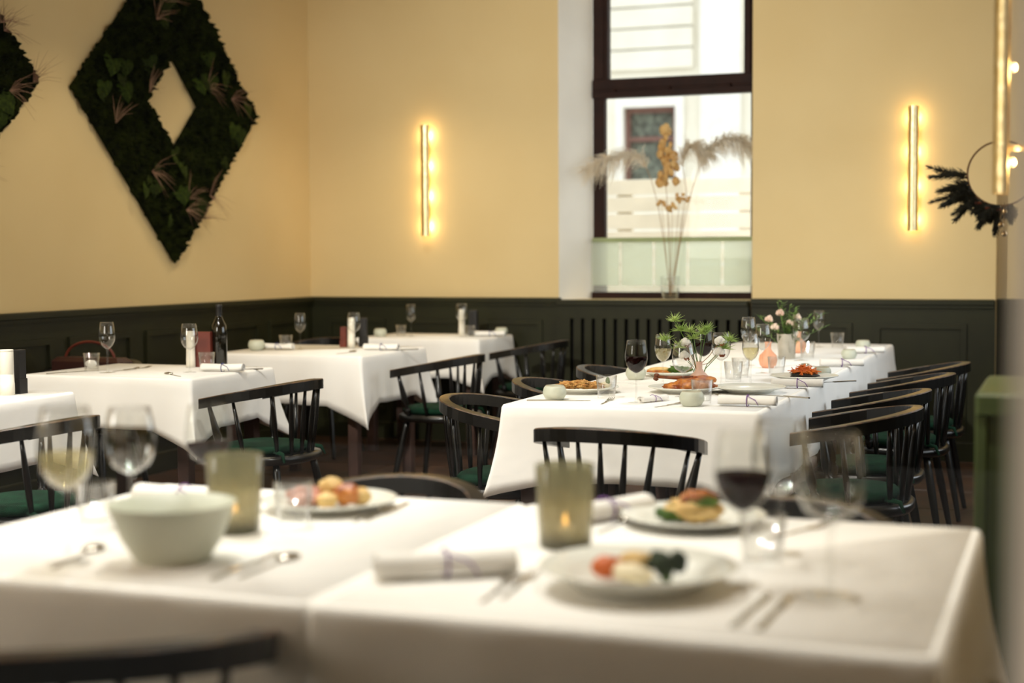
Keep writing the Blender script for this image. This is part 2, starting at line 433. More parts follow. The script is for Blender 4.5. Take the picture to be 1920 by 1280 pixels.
m.box(-1.32, -1.26, YF-.14, YF, .80, 2.75); m.box(-3.40, -1.32, YF-.14, YF, 0, ZC); m.box(-4.60, -3.40, YF-.14, YF, 0, 1.2); m.box(-4.60, -3.40, YF-.14, YF, 2.80, ZC); m.box(XL-.2, -4.60, YF-.14, YF, 0, ZC)
wf = structure(m.build('wall_front', 'plaster_jamb'))
m = MB(); m.box(XL+.02, XR, YF, YF+.02, .12, .76); m.build('wainscot_board', 'green_paint', wf)
m = MB(); m.bbox(XL+.04, XR, YF, YF+.04, 0, .12, .006); m.build('baseboard', 'green_paint', wf)
m = MB(); m.box(-8, 4, -1.3, .955, 3.30, 3.45); structure(m.build('added_sky_blocker', 'opposite'))  # unseen slab, added to keep sky light off the foreground table's front
w2 = empty('window_2'); structure(w2)
m = MB(); m.box(-1.26, -.030, YF-.09, YF-.084, .80, 2.75); m.build('pane', 'pane', w2)
m = MB(); m.bbox(-1.26, -.030, YF-.16, YF+.02, .775, .80, .004); m.build('window_sill', 'window_brown', w2)
# street sides
m = MB(); m.box(-14, 10, -8.0, -7.5, -.2, 9); structure(m.build('wall_opposite', 'opposite'))
m = MB(); m.box(-14, 10, -7.5, .96, -.2, -.05); structure(m.build('pavement', 'street'))
m = MB(); m.box(-20, 8, YB+.36, 20.4, -.2, -.05); structure(m.build('street', 'street'))

# ------------------------------------------------------------------ seen through the back window
fb = empty('building', (-5, 20, 0))
tag(fb, 'pale sunlit stucco building across the street behind the tall window', 'building')
m = MB(); m.box(-12, .0-.05-.735, 0, .4, 0, 9); m.box(-.054, 9, 0, .4, 0, 9); m.box(-.785, -.054, 0, .4, 0, 2.2); m.box(-.785, -.054, 0, .4, 3.32, 9); m.build('wall', 'facade', fb)
for k in range(14):
    z0 = 3.83+k*.285
    m = MB(); m.bbox(-6, .20, -.07, .0, z0, z0+.262, .02); m.build('stone_course', 'facade', fb)
m = MB(); m.bbox(.30, .85, -.10, 0, 0, 9, .02); m.build('pilaster', 'facade_trim', fb)
m = MB(); m.bbox(-.90, -.785, -.06, 0, 2.2, 3.46, .01); m.bbox(-.054, .07, -.06, 0, 2.2, 3.46, .01); m.bbox(-.785, -.054, -.06, 0, 3.32, 3.46, .01); m.build('window_surround', 'facade_trim', fb)
bw = empty('window', (0, 0, 0)); bw.parent = fb
m = MB(); m.box(-.785, -.054, .12, .16, 2.25, 3.30); m.build('pane', 'curtain', bw)
for (a, b, c_, e) in ((-.785, -.72, 2.2, 3.32), (-.11, -.054, 2.2, 3.32), (-.72, -.11, 3.25, 3.32), (-.72, -.11, 2.86, 2.92)):
    m = MB(); m.box(a, b, .06, .13, c_, e); m.build('frame_bar', 'facade_dark', bw)
fn = empty('slat_fence', (-3.2, 12.5, -.05))
tag(fn, 'cream wooden fence of wide horizontal slats outside the tall window', 'fence')
for k in range(12):
    z1 = 1.985-k*.148
    m = MB(); m.bbox(-2.2, 2.2, 0, .03, z1-.128, z1, .004); m.build('slat', 'slat_white', fn)
for x in (-1.6, -.35, .72, 1.9):
    m = MB(); m.bbox(x-.14, x+.0, .03, .07, 0, 1.96, .004); m.build('post', 'slat_white', fn)

# ================================================================== MOSS DIAMONDS
def moss_diamond(cy_, cz, seed, label):
    rr = random.Random(seed)
    t = empty('moss_diamond', (XL, cy_, cz)); tag(t, label, 'wall art', 'moss diamonds on the left wall')
    A, Bi = .965, .287
    H = .955
    def P(k, s):   # k corner index, s scale
        return ((0, H), (1*A, 0), (0, -H), (-A, 0))[k]
    o = [(0, H), (A, 0), (0, -H), (-A, 0)]; i_ = [(0, Bi), (Bi, 0), (0, -Bi), (-Bi, 0)]
    m = MB()
    for k in range(4):
        j = (k+1) % 4
        vs = [(.0, *o[k]), (.0, *o[j]), (.0, *i_[j]), (.0, *i_[k]), (.035, o[k][0]*.985, o[k][1]*.985), (.035, o[j][0]*.985, o[j][1]*.985), (.035, i_[j][0]*1.04, i_[j][1]*1.04), (.035, i_[k][0]*1.04, i_[k][1]*1.04)]
        m.add(vs, [(0,1,2,3),(4,7,6,5),(0,4,5,1),(2,6,7,3)])
    m.build('backing', 'moss', t)
    def rnd_pt():
        while True:
            y, z = rr.uniform(-A, A), rr.uniform(-H, H)
            d = abs(y)/A+abs(z)/H; e = abs(y)/Bi+abs(z)/Bi
            if d < 1.0 and e > 1.0: return y, z
    m = MB()
    for n in range(2600):
        y, z = rnd_pt(); r = rr.uniform(.012, .034); hx = rr.uniform(.015, .05)
        vs = [(.03+hx, y+rr.uniform(-.01, .01), z+rr.uniform(-.01, .01))]
        nn = 5; a0 = rr.uniform(0, 6)
        for k in range(nn):
            a = a0+2*PI*k/nn; q = r*rr.uniform(.7, 1.3); vs.append((.026, y+q*math.cos(a), z+q*math.sin(a)))
        m.add(vs, [(0, 1+k, 1+(k+1) % nn) for k in range(nn)])
    for side in ((o, 1.0), (i_, 1.0)):
        for k in range(4):
            j = (k+1) % 4; a, b = side[0][k], side[0][j]
            for n in range(90 if side[0] is o else 26):
                u = rr.random(); y, z = a[0]+(b[0]-a[0])*u, a[1]+(b[1]-a[1])*u
                r = rr.uniform(.008, .02)
                m.blob((rr.uniform(.012, .035), y, z), r, r, r, n, .3, 2, 6, 4)
    mo = m.build('moss', 'moss', t); mo['kind'] = 'stuff'
    # heart leaves
    lm = MB(); pts = []
    for k in range(15):
        a = 2*PI*k/15; x_ = .5*math.sin(a)**3; y_ = .40*math.cos(a)-.16*math.cos(2*a)-.06*math.cos(3*a)
        pts.append((x_, y_))
    vs = [(.10, 0, -.02)]+[(.02+.05*abs(x_), x_, y_) for x_, y_ in pts]
    lm.add(vs, [(0, 1+(k+1) % 15, 1+k) for k in range(15)], 0, True)
    vs2 = [(x_-.02, y_, z_) for x_, y_, z_ in vs]; lm.add(vs2, [(0, 1+k, 1+(k+1) % 15) for k in range(15)], 0, True)
    l0 = lm.build('leaf', 'moss_leaf', t)
    for n in range(34):
        y, z = rnd_pt()
        l = l0 if n == 0 else l0.copy()
        if n: col.objects.link(l); l.parent = t
        l.location = (.055, y*.93, z*.93); s_ = rr.uniform(.10, .17); l.scale = (s_, s_*rr.uniform(.8, 1.1), s_)
        l.rotation_euler = (rr.uniform(-.5, .5), rr.uniform(-.3, .3), rr.uniform(-.3, .3))
    for n in range(11):
        y, z = rnd_pt(); m = MB(); d0 = rr.uniform(-.4, 1.2)
        for k in range(14):
            a = d0+rr.uniform(-1.1, 1.1); L_ = rr.uniform(.09, .20)
            p0 = Vector((.06, y, z)); dv = Vector((rr.uniform(.1, .5), math.cos(a), math.sin(a)))
            p1 = p0+dv*L_*.5+Vector((0, 0, .01)); p2 = p0+dv*L_+Vector((0, 0, -.03*rr.random()))
            m.tube([p0, p1, p2], [.0013, .0011, .0005], 3)
        m.build('grass_tuft', 'grass_pink', t)
moss_diamond(7.785, 2.213, 3, 'whole moss covered diamond with a diamond hole, left wall')
moss_diamond(5.553, 2.213, 9, 'second moss diamond, cut off by the left edge of the photo')

# ================================================================== BRASS WALL LAMPS
def sconce(loc, rz, label, length=.762):
    t = empty('wall_sconce', loc, rz); tag(t, label, 'wall lamp', 'brass tube wall lamps')
    m = MB(); rad, n = .033, 16            # half open tube, its back open to the wall (wall at y=0, room is -y)
    for z0 in (0,):
        vs = []
        for z in [length*k/10 for k in range(11)]:
            for k in range(n+1):
                a = PI+PI*(k/n)*1.0
                vs.append((rad*math.cos(a), -.045+rad*math.sin(a), z))
        w = n+1
        m.add(vs, [(i*w+k, i*w+k+1, (i+1)*w+k+1, (i+1)*w+k) for i in range(10) for k in range(n)], 0, True)
        vs2 = []
        for z in (0, length):
            for k in range(n+1):
                a = PI+PI*(k/n); vs2.append(((rad-.003)*math.cos(a), -.045+(rad-.003)*math.sin(a), z))
        m.add(vs2, [(k+1, k, w+k, w+k+1) for k in range(n)], 0, True)
    m.build('tube', 'brass', t)
    m = MB(); m.bbox(-.010, .010, -.060, -.054, .03, length-.03, .002); m.build('carrier_bar', 'brass', t)
    for z in (.10, length-.10):
        m = MB(); m.tube([(0, 0, z), (0, -.056, z)], .005, 8); m.build('wall_bracket', 'brass', t)
    for k in range(4):
        z = length*(.09+.273*k)
        m = MB(); m.lathe([(0, -.009), (.005, -.007), (.007, 0), (.005, .007), (0, .009)], 10, c=(0, -.036, z)); m.build('bulb', 'bulb', t)
        l = bpy.data.lights.new('sconce_light', 'POINT'); l.energy = SCONCE_W; l.color = (1, .70, .34); l.shadow_soft_size = .012
        lo = bpy.data.objects.new('sconce_light', l); col.objects.link(lo); lo.parent = t; lo.location = (0, -.026, z)
    return t
SCONCE_W = 1.5
sconce((-4.176, YB, 1.4215), 0, 'brass tube wall lamp glowing beside the room corner, left of the window')
sconce((-.906, YB, 1.4215), 0, 'brass tube wall lamp glowing right of the tall window')
sconce((-.085, 3.50, 1.405), -PI/2, 'brass tube wall lamp seen in profile at the right photo edge')

# track spot aimed at the middle of the back wall
def track_spot(loc, aim, w, size, label):
    t = empty('track_spot', loc); tag(t, label, 'ceiling lamp', 'track spots on the ceiling')
    d = (Vector(aim)-Vector(loc)).normalized()
    m = MB(); m.lathe([(.0, -.16), (.035, -.16), (.042, -.14), (.042, 0), (.038, 0), (.036, -.03), (0, -.03)], 20, axis=d); m.build('housing', 'card_black', t)
    m = MB(); m.tube([-d*.10, (-d.x*.1, -d.y*.1, ZC-loc[2])], .010, 8); m.build('arm', 'card_black', t)
    l = bpy.data.lights.new('track_light', 'SPOT'); l.energy = w; l.color = (1, .96, .88); l.spot_size = size; l.spot_blend = 1.0; l.shadow_soft_size = .04
    lo = bpy.data.objects.new('track_light', l); col.objects.link(lo); lo.parent = t; lo.location = d*.01; lo.rotation_euler = d.to_track_quat('-Z', 'Y').to_euler()
track_spot((-2.75, 3.4, 3.08), (-2.60, 9.5, 1.15), 760, 1.2, 'track spot on the ceiling aimed at the tall window wall')
# recessed ceiling lamps
DL = []
def downlight(x, y, w, label):
    t = empty('ceiling_spot', (x, y, ZC)); tag(t, label, 'ceiling lamp', 'recessed ceiling spots')
    m = MB(); m.lathe([(.05, -.006), (.058, -.004), (.058, 0), (.05, 0)], 20, cap=False); m.build('ring', 'steel', t)
    m = MB(); m.lathe([(0, -.001), (.048, -.001)], 20, cap=False); m.build('lens', 'bulb', t)
    l = bpy.data.lights.new('spot_light', 'SPOT'); l.energy = w; l.color = (1, .84, .60) if 'corner' in label or 'second left' in label else (1, .97, .89); l.spot_size = 1.9; l.spot_blend = .6; l.shadow_soft_size = .05
    lo = bpy.data.objects.new('spot_light', l); col.objects.link(lo); lo.parent = t; lo.location = (0, 0, -.02)
for x, y, w, l in ((-4.1, 4.0, 150, 'recessed ceiling spot above the left photo edge table'), (-3.4, 3.3, 240, 'recessed ceiling spot between the front windows and left tables'), (-4.0, 6.6, 70, 'recessed ceiling spot above the second left table'),
                (-4.0, 8.3, 60, 'recessed ceiling spot above the far corner table'), (-1.7, 2.6, 98, 'recessed ceiling spot above the left foreground table half'), (-.25, 2.5, 95, 'recessed ceiling spot above the right foreground table half'),
                (-2.0, 3.6, 215, 'recessed ceiling spot between foreground table and long table'), (-1.4, 5.8, 90, 'recessed ceiling spot above the near half of the long table'), (-1.4, 7.8, 80, 'recessed ceiling spot above the far half of the long table')):
    downlight(x, y, w, l)

# ================================================================== WREATH ON A STRING
wc = aty(1877, 325, 4.6); wr_r = .094
wt = empty('hoop_wreath', wc); tag(wt, 'thin wire hoop wreath with dark pine sprigs hanging at the right', 'wreath')
def cpt(a, r=wr_r): return Vector((r*math.cos(a), 0, r*math.sin(a)))
m = MB(); m.tube([cpt(2*PI*k/40) for k in range(41)], .0028, 6); m.build('hoop', 'twig', wt)
m = MB(); m.tube([(0, 0, wr_r), (.002, 0, ZC-wc.z)], .001, 4); m.build('string', 'twig', wt)
rr = random.Random(5)
for n in range(15):
    a = math.radians(180+n*7.5)
    p0 = cpt(a); th = math.radians(172+n*7+rr.uniform(-28, 28)); aim = Vector((math.cos(th), rr.uniform(-.4, .4), math.sin(th))).normalized()
    L_ = rr.uniform(.03, .10)*(1.25 if n < 8 else .9); m = MB(); p1 = p0+aim*L_+Vector((0, 0, -.008)); m.tube([p0, (p0+p1)/2+Vector((0, 0, .004)), p1], [.003, .002, .001], 4)
    for k in range(110):
        u = k/110; q = p0.lerp(p1, u); s_ = aim.orthogonal(); s_.rotate(Matrix.Rotation(k*2.4, 3, aim))
        dv = (aim*1.1+s_*.7*rr.random()).normalized(); l_ = .034*(1.1-u*.6)
        m.tube([q, q+dv*l_], [.0019, .0005], 3)
    m.build('pine_sprig', 'pine', wt)
for n in range(16):
    a = math.radians(196+n*6.2); p0 = cpt(a)+Vector((0, rr.uniform(-.01, .01), 0)); th = a+rr.uniform(-1.0, .5); aim = Vector((math.cos(th), rr.uniform(-.7, .3), math.sin(th))).normalized()
    m = MB(); p1 = p0+aim*rr.uniform(.03, .06); m.tube([p0, p1], [.003, .001], 4)
    for k in range(80):
        u = k/80; q = p0.lerp(p1, u); s_ = aim.orthogonal(); s_.rotate(Matrix.Rotation(k*2.4, 3, aim))
        dv = (aim*.8+s_*rr.random()).normalized(); m.tube([q, q+dv*.026*(1.1-u*.5)], [.0026, .0006], 3)
    m.build('pine_sprig', 'pine', wt)
for n in range(3):
    a = math.radians(232+n*18); p = cpt(a); m = MB(); m.blob((p.x-.005, -.008, p.z-.012), .012, .006, .005, n, .2); m.build('rust_berry', 'rust', wt)
for n, (px, py) in enumerate(((1883, 397), (1876, 421), (1882, 438))):
    q = aty(px, py, 4.56)-wc; m = MB(); m.lathe([(0, -.009), (.006, -.006), (.0085, 0), (.006, .006), (0, .009)], 12, c=q); m.tube([q+Vector((0, 0, .009)), (q.x*.9, -.01, -wr_r*.9)], .0007, 4); m.build('bauble', 'bauble', wt)

# ================================================================== DRIED FLOWERS ON THE SILL
def glass_profile(prof, th):
    """outer profile -> closed shell profile"""
    inner = [(max(r-th, 0.0005), z) for r, z in reversed(prof)]
    return prof+inner
vloc = Vector((-2.487, 9.69, .987))
vt = tag(empty('glass_vase', vloc), 'small clear glass vase of dried stems on the window sill', 'vase')
m = MB(); m.lathe([(.0, 0), (.040, .0), (.052, .012), (.060, .035), (.064, .145), (.062, .15), (.060, .145), (.056, .04), (.046, .018), (0, .016)], 28); m.build('body', 'glass', vt)
m = MB(); m.lathe([(0, .017), (.045, .019), (.055, .04), (.0575, .075), (0, .075)], 24); m.build('water', 'water', vt)
def plume(name, pts, label, nstr=460, spread=.10, seed=1):
    rr = random.Random(seed)
    t = empty(name, vloc); tag(t, label, 'dried grass', 'dried stems in the sill vase')
    P = [Vector(p) for p in pts]
    def cur(u):
        x = u*(len(P)-1); i = min(int(x), len(P)-2); return P[i].lerp(P[i+1], x-i)
    # smooth path
    Q = [(cur(max(0, k/30-.03))+cur(k/30)+cur(min(1, k/30+.03)))/3 for k in range(31)]
    m = MB(); m.tube(Q, [.0022]*18+[.0016]*13, 5); m.build('stem', 'stem_dry', t)
    m = MB()
    for n in range(nstr):
        u = rr.uniform(.48, 1.0); k = min(29, int(u*30)); p = Q[k].lerp(Q[k+1], u*30-k); tg = (Q[k+1]-Q[k]).normalized()
        a = rr.uniform(0, 2*PI); side = tg.orthogonal(); side.rotate(Matrix.Rotation(a, 3, tg))
        w = spread*math.sin(PI*min(1, (u-.46)/.54*.80+.16)); L_ = rr.uniform(.07, .15)
        d = (tg*.8+side*rr.uniform(.2, .9)).normalized()
        p1 = p+d*L_*.5; p2 = p+d*L_+Vector((0, 0, -w*rr.uniform(.3, 1.3)))
        m.tube([p, p1, p2], [.0018, .0018, .0005], 3, cap=False)
    o = m.build('plume', 'pampas', t); o['kind'] = 'stuff'
plume('pampas_grass', [(0, 0, .02), (-.03, 0, .30), (-.08, .0, .62), (-.13, -.02, .82), (-.20, -.03, .95), (-.32, -.04, .965), (-.45, -.05, .93), (-.56, -.06, .87)], 'cream pampas plume arching to the left in the sill vase', seed=1)
plume('pampas_grass', [(.01, 0, .02), (.06, 0, .35), (.11, .02, .70), (.08, .0, .90), (.12, -.03, 1.00), (.19, -.04, 1.01), (.25, -.05, .95)], 'short cream pampas plume in the middle of the sill vase', seed=2, nstr=380)
plume('pampas_grass', [(.01, .01, .02), (.05, .02, .30), (.12, .03, .65), (.20, .0, .88), (.28, -.03, .99), (.38, -.04, 1.045), (.47, -.05, 1.04), (.54, -.06, .99)], 'cream pampas plume arching to the right in the sill vase', seed=3)
t = empty('honesty_branch', vloc); tag(t, 'upright dried branch of round golden seed pods in the sill vase', 'dried flower', 'dried stems in the sill vase')
m = MB(); m.tube([(0, .01, .02), (-.01, 0, .5), (-.03, -.02, .85), (-.06, -.03, 1.16)], [.003, .0026, .002, .001], 6); m.build('stem', 'stem_dry', t)
rr = random.Random(12)
for n in range(46):
    u = rr.random(); z = .77+.38*u; w = .075*(1-u*.75)
    p = Vector((-.02-.035*u+rr.uniform(-w, w)+.02, rr.uniform(-.05, .02), z)); m = MB(); r = rr.uniform(.022, .034)
    m.blob(p, r, r*.55, r, n, .15, 2, 9, 6, rot=rr.uniform(0, 3)); m.build('seed_pod', 'seed_gold', t)
for n, (dx, dz, hz) in enumerate(((-.055, .42, .64), (.07, .45, .68), (.02, .40, .62), (-.01, .38, .60), (.10, .46, .66))):
    t = empty('dried_flower', vloc); tag(t, ('small brown dried flower head left of the vase centre', 'brown dried flower cluster at the right of the vase stems', 'low brown dried flower head in the vase middle', 'tiny brown dried bud low among the vase stems', 'rightmost brown dried flower head of the sill vase')[n], 'dried flower', 'dried stems in the sill vase')
    top = Vector((dx, -.02, hz)); m = MB(); m.tube([(0, 0, .02), (dx*.5, 0, .3), top], [.002, .0018, .0012], 5); m.build('stem', 'stem_dry', t)
    m = MB()
    for k in range(6): m.blob(top+Vector((rr.uniform(-.03, .03), rr.uniform(-.02, .02), rr.uniform(-.02, .02))), .014, .012, .012, k+n, .3, 3, 7, 5)
    m.build('flower_head', 'seed_gold', t)

# ================================================================== TABLES AND CLOTHS
TZ = .744
def table(x0, x1, y0, y1, label):
    t = empty('dining_table', ((x0+x1)/2, (y0+y1)/2, 0)); tag(t, label, 'table')
    hx, hy = (x1-x0)/2-.006, (y1-y0)/2-.006
    m = MB(); m.bbox(-hx, hx, -hy, hy, TZ-.028, TZ, .004); m.build('tabletop', 'table_wood', t)
    m = MB(); m.box(-hx+.06, hx-.06, -hy+.06, hy-.06, TZ-.09, TZ-.028); m.build('apron', 'table_wood', t)
    for sx in (-1, 1):
        for s_ in (-1, 1):
            m = MB(); cx, cy_ = sx*(hx-.075), s_*(hy-.075); m.bbox(cx-.028, cx+.028, cy_-.028, cy_+.028, 0, TZ-.03, .003); m.build('leg', 'table_wood', t)
def cloth(x0, x1, y0, y1, label, drop=.25, tip=.09, seed=0, sides=(1, 1, 1, 1), flare=.075, rx=.19, lift=0.0):
    """sides: hang at -y, +x, +y, -x"""
    rr = random.Random(seed); ph = [rr.uniform(0, 6) for _ in range(6)]
    cxm, cym = (x0+x1)/2, (y0+y1)/2
    hx, hy, cr_ = (x1-x0)/2, (y1-y0)/2, .018
    per = []   # (x, y, nx, ny, cornerness, drop factor)
    corners = [(-hx, -hy), (hx, -hy), (hx, hy), (-hx, hy)]
    nrm = [(0, -1), (1, 0), (0, 1), (-1, 0)]
    for s in range(4):
        a, b = corners[s], corners[(s+1) % 4]; L_ = math.hypot(b[0]-a[0], b[1]-a[1]); tx, ty = (b[0]-a[0])/L_, (b[1]-a[1])/L_
        n = max(8, int(L_/.045))
        for k in range(n+1):
            d = cr_+(L_-2*cr_)*k/n
            c_ = max(0, 1-min(d, L_-d)/rx)
            # is the near corner between two hanging sides
            near = s if d < L_/2 else (s+1) % 4
            both = min(sides[near], sides[(near-1) % 4]) > .5
            per.append((a[0]+tx*d, a[1]+ty*d, nrm[s][0], nrm[s][1], c_ if both else 0, sides[s]))
        e = corners[(s+1) % 4]; n2 = nrm[(s+1) % 4]
        cxx = e[0]-cr_*(nrm[s][0]+n2[0]); cyy = e[1]-cr_*(nrm[s][1]+n2[1])
        for k in range(1, 4):
            u = k/4; a_ = PI/2*u; nx_, ny_ = nrm[s][0]*math.cos(a_)+n2[0]*math.sin(a_), nrm[s][1]*math.cos(a_)+n2[1]*math.sin(a_)
            both = min(sides[s], sides[(s+1) % 4]) > .5
            per.append((cxx+cr_*nx_, cyy+cr_*ny_, nx_, ny_, 1.0 if both else 0, max(sides[s], sides[(s+1) % 4])))
    N = len(per); vs, fs = [], []
    rings = [(-.014, 0, 0), (-.005, -.002, 0), (.001, -.011, 0)]+[(None, None, t) for t in (.12, .3, .5, .7, .86, 1.0)]
    arc = 0
    for off, dz, t in rings:
        arc = 0
        for i, (x, y, nx_, ny_, c_, sd) in enumerate(per):
            if i: arc += math.hypot(x-per[i-1][0], y-per[i-1][1])
            if off is not None: vs.append((x+nx_*off, y+ny_*off, dz))
            else:
                w = .010*t*(math.sin(arc*9+ph[0])+.6*math.sin(arc*17+ph[1])) + .004*math.sin(arc*31+ph[2])*t
                dl = (drop+tip*c_+.004*math.sin(arc*11+ph[3]))*sd
                dl = max(dl, .014)
                out = .002+sd*(abs(w)*(1-c_)+.012*t)
                X_, Y_ = x+nx_*out, y+ny_*out
                if c_ > 0:      # cloth near a corner gathers into one hanging point
                    k_ = min(1, c_**2.2*(t**.8)); ex, ey = math.copysign(hx, x), math.copysign(hy, y)
                    X_ += (ex+math.copysign(flare*t*.75, x)-X_)*k_; Y_ += (ey+math.copysign(flare*t*.75, y)-Y_)*k_
                vs.append((X_, Y_, -.011-(dl-.011)*t))
    for r in range(len(rings)-1):
        for k in range(N):
            j = (k+1) % N; fs.append((r*N+j, r*N+k, (r+1)*N+k, (r+1)*N+j))
    m = MB(); m.add(vs, fs, 0, True)
    m.add([vs[k] for k in range(N)], [tuple(range(N))], 0, True)
    o = m.build('tablecloth', 'cloth', loc=(cxm, cym, TZ+.008+lift))
    md = o.modifiers.new('thickness', 'SOLIDIFY'); md.thickness = .002; md.offset = 1
    tag(o, label, 'tablecloth'); return o
TA = (-4.44, -3.555, 5.55, 6.28); TB = (-4.42, -3.51, 7.12, 7.98); TC = (-4.37, -3.50, 8.78, 9.41); TD = (-4.52, -3.65, 4.08, 4.88)
TT = (-1.87, -.95, 4.90, 8.90); TF = (-1.95, -.147, 1.96, 2.93)
table(*TA, 'cloth covered square table in front of the moss diamond, second on the left')
table(*TB, 'cloth covered square table between the other left tables, third from camera')
table(*TC, 'cloth covered square table in the far corner by the wall')
table(*TD, 'cloth covered table at the left edge, nearest of the left row')
for k in range(4):
    table(TT[0], TT[1], 4.90+k*1.0, 5.90+k*1.0, ('nearest', 'second', 'third', 'farthest')[k]+' table joined into the long dining table by the window')
table(-1.95, -1.055, 1.96, 2.93, 'left half of the blurred table in the foreground')
table(-1.053, -.147, 1.96, 2.93, 'right half of the blurred table in the foreground')
cloth(*TA, 'white cloth on the second left table, corner hanging towards the camera', .225, .12, 1, flare=.09)
cloth(*TB, 'white cloth on the third left table with a pointed hanging corner', .265, .12, 2, flare=.10)
cloth(*TC, 'white cloth on the far corner table under the left wall lamp', .25, .09, 3)
cloth(*TD, 'white cloth on the table at the left photo edge', .25, .09, 4)
cloth(*TT, 'long white cloth over the row of joined tables by the window', .262, .07, 5, flare=.07)
cloth(-1.95, -1.058, 1.96, 2.93, 'white cloth on the left half of the blurred foreground table', .26, .08, 6, sides=(1, 0.05, 1, 1))
cloth(-1.056, -.147, 1.952, 2.93, 'white cloth on the right half of the blurred foreground table', .26, .08, 7, sides=(1, 1, 1, .05), lift=.0005)

# ================================================================== CHAIRS
def rail_z(y): return .706-.19*(y+.22)
def make_chair():
    t = empty('spindle_armchair')
    path = [(-.240, .18), (-.246, .10), (-.248, .03)]
    for k in range(1, 24):
        a = PI*k/24; path.append((-.248*math.cos(a), .03-.25*math.sin(a)))
    path += [(.248, .03), (.246, .10), (.240, .18)]
    m = MB(); h_, ch = .044, .0035; S = 6; vs, fs, mi = [], [], []
    n = len(path)
    for i, (x, y) in enumerate(path):
        a, b = path[max(i-1, 0)], path[min(i+1, n-1)]; tx, ty = b[0]-a[0], b[1]-a[1]; L_ = math.hypot(tx, ty); nx_, ny_ = -ty/L_, tx/L_
        w = .040 if 3 < i < n-4 else .046
        if i in (0, n-1): w = .030
        zb = rail_z(y)
        for (o, z) in ((-w/2, 0), (w/2, 0), (w/2, h_-ch), (w/2-ch, h_), (-w/2+ch, h_), (-w/2, h_-ch)):
            vs.append((x+nx_*o, y+ny_*o, zb+z))
    for i in range(n-1):
        for k in range(S):
            j = (k+1) % S
            fs.append((i*S+j, i*S+k, (i+1)*S+k, (i+1)*S+j)); mi.append(1 if k in (2, 4) else 0)
    fs += [tuple(range(S-1, -1, -1)), tuple(range((n-1)*S, n*S))]; mi += [0, 0]
    m.add(vs, fs, 0, False); m.m = mi
    m.build('top_rail', ['chair_black', 'chair_worn'], t)
    # spindles
    for k in range(6):
        x = (-.182, -.110, -.037, .037, .110, .182)[k]; yb = .03-.25*math.sqrt(1-(x/.248)**2)
        top = Vector((x, yb, rail_z(yb)+.004)); bx = x*.76; by = .0-.19*math.sqrt(max(0, 1-(bx/.205)**2)); bot = Vector((bx, by, .425))
        m = MB(); m.tube([bot, bot.lerp(top, .3), bot.lerp(top, .55), bot.lerp(top, .8), top], [.0075, .011, .0115, .0085, .0065], 8); m.build('spindle', 'chair_black', t)
    for s in (-1, 1):
        for (yt, yb2) in ((.135, .10),):
            top, bot = Vector((s*.242, yt, rail_z(yt)+.004)), Vector((s*.196, yb2, .425))
            us = [(0, .010), (.06, .012), (.10, .017), (.16, .018), (.20, .011), (.22, .014), (.25, .011), (.30, .017), (.42, .0185), (.6, .015), (.8, .0115), (1, .009)]
            m = MB(); m.tube([bot.lerp(top, u) for u, _ in us], [r for _, r in us], 10); m.build('turned_post', 'chair_black', t)
        # side spindle
        top, bot = Vector((s*.246, .01, rail_z(.01)+.004)), Vector((s*.200, -.01, .425))
        m = MB(); m.tube([bot, bot.lerp(top, .4), top], [.0075, .0115, .0065], 8); m.build('spindle', 'chair_black', t)
    def outline(a, b, n=28, p=2.6):
        o = []
        for k in range(n):
            q = 2*PI*k/n; c_, s_ = math.cos(q), math.sin(q)
            o.append((a*math.copysign(abs(c_)**(2/p), c_), b*math.copysign(abs(s_)**(2/p), s_)))
        return o
    def puck(m, a, b, z0, z1, e, mi=0):
        lay = [(a-e, b-e, z0), (a, b, z0+e), (a, b, z1-e), (a-e*.7, b-e*.7, z1-e*.25), (a-e*2, b-e*2, z1)]
        vs, n = [], 28
        for (aa, bb, z) in lay: vs += [(x, y, z) for x, y in outline(aa, bb)]
        fs = [tuple(range(n-1, -1, -1)), tuple(range((len(lay)-1)*n, len(lay)*n))]
        for r in range(len(lay)-1):
            for k in range(n): fs.append((r*n+k, r*n+(k+1) % n, (r+1)*n+(k+1) % n, (r+1)*n+k))
        m.add(vs, fs, mi, True)
    m = MB(); puck(m, .225, .215, .392, .430, .010); m.build('seat', 'chair_black', t)
    m = MB(); puck(m, .188, .178, .431, .468, .014); cu = m.build('cushion', 'cushion', t, loc=(0, .015, 0))
    for s in (-1, 1):
        m = MB(); m.tube([(s*.14, -.14, .448), (s*.155, -.19, .44), (s*.165, -.205, .405)], [.012, .009, .006], 6, flat=.4); m.build('tie', 'cushion', cu)
    for sx in (-1, 1):
        for s_ in (-1, 1):
            top, bot = Vector((sx*.145, s_*.135, .395)), Vector((sx*.205, s_*.205, 0))
            m = MB(); m.tube([bot, bot.lerp(top, .08), bot.lerp(top, .6), bot.lerp(top, .9), top], [.0115, .0125, .0185, .0175, .014], 10); m.build('leg', 'chair_black', t)
    return Proto(t)
CH = make_chair()
def chair(x, y, face, label, group):   # face: heading of the sitter, degrees from +y counter-clockwise
    CH.get((x, y, 0), math.radians(face), label, 'chair', group)
GT, GL, GF = 'chairs around the long table', 'chairs at the left tables', 'chairs at the foreground table'
chair(-1.350, 4.545, -4, 'black spindle armchair with its back to us at the near end of long table', GT)
for x, y, a, l in ((-.70, 5.27, 92, 'nearest black armchair on the right side of the long table'), (-.73, 5.97, 90, 'second nearest black armchair right of the long table'),
                   (-.70, 6.84, 88, 'third black armchair from us right of the long table'), (-.68, 7.57, 90, 'farthest black armchair right of the long table')):
    chair(x, y, a, l, GT)
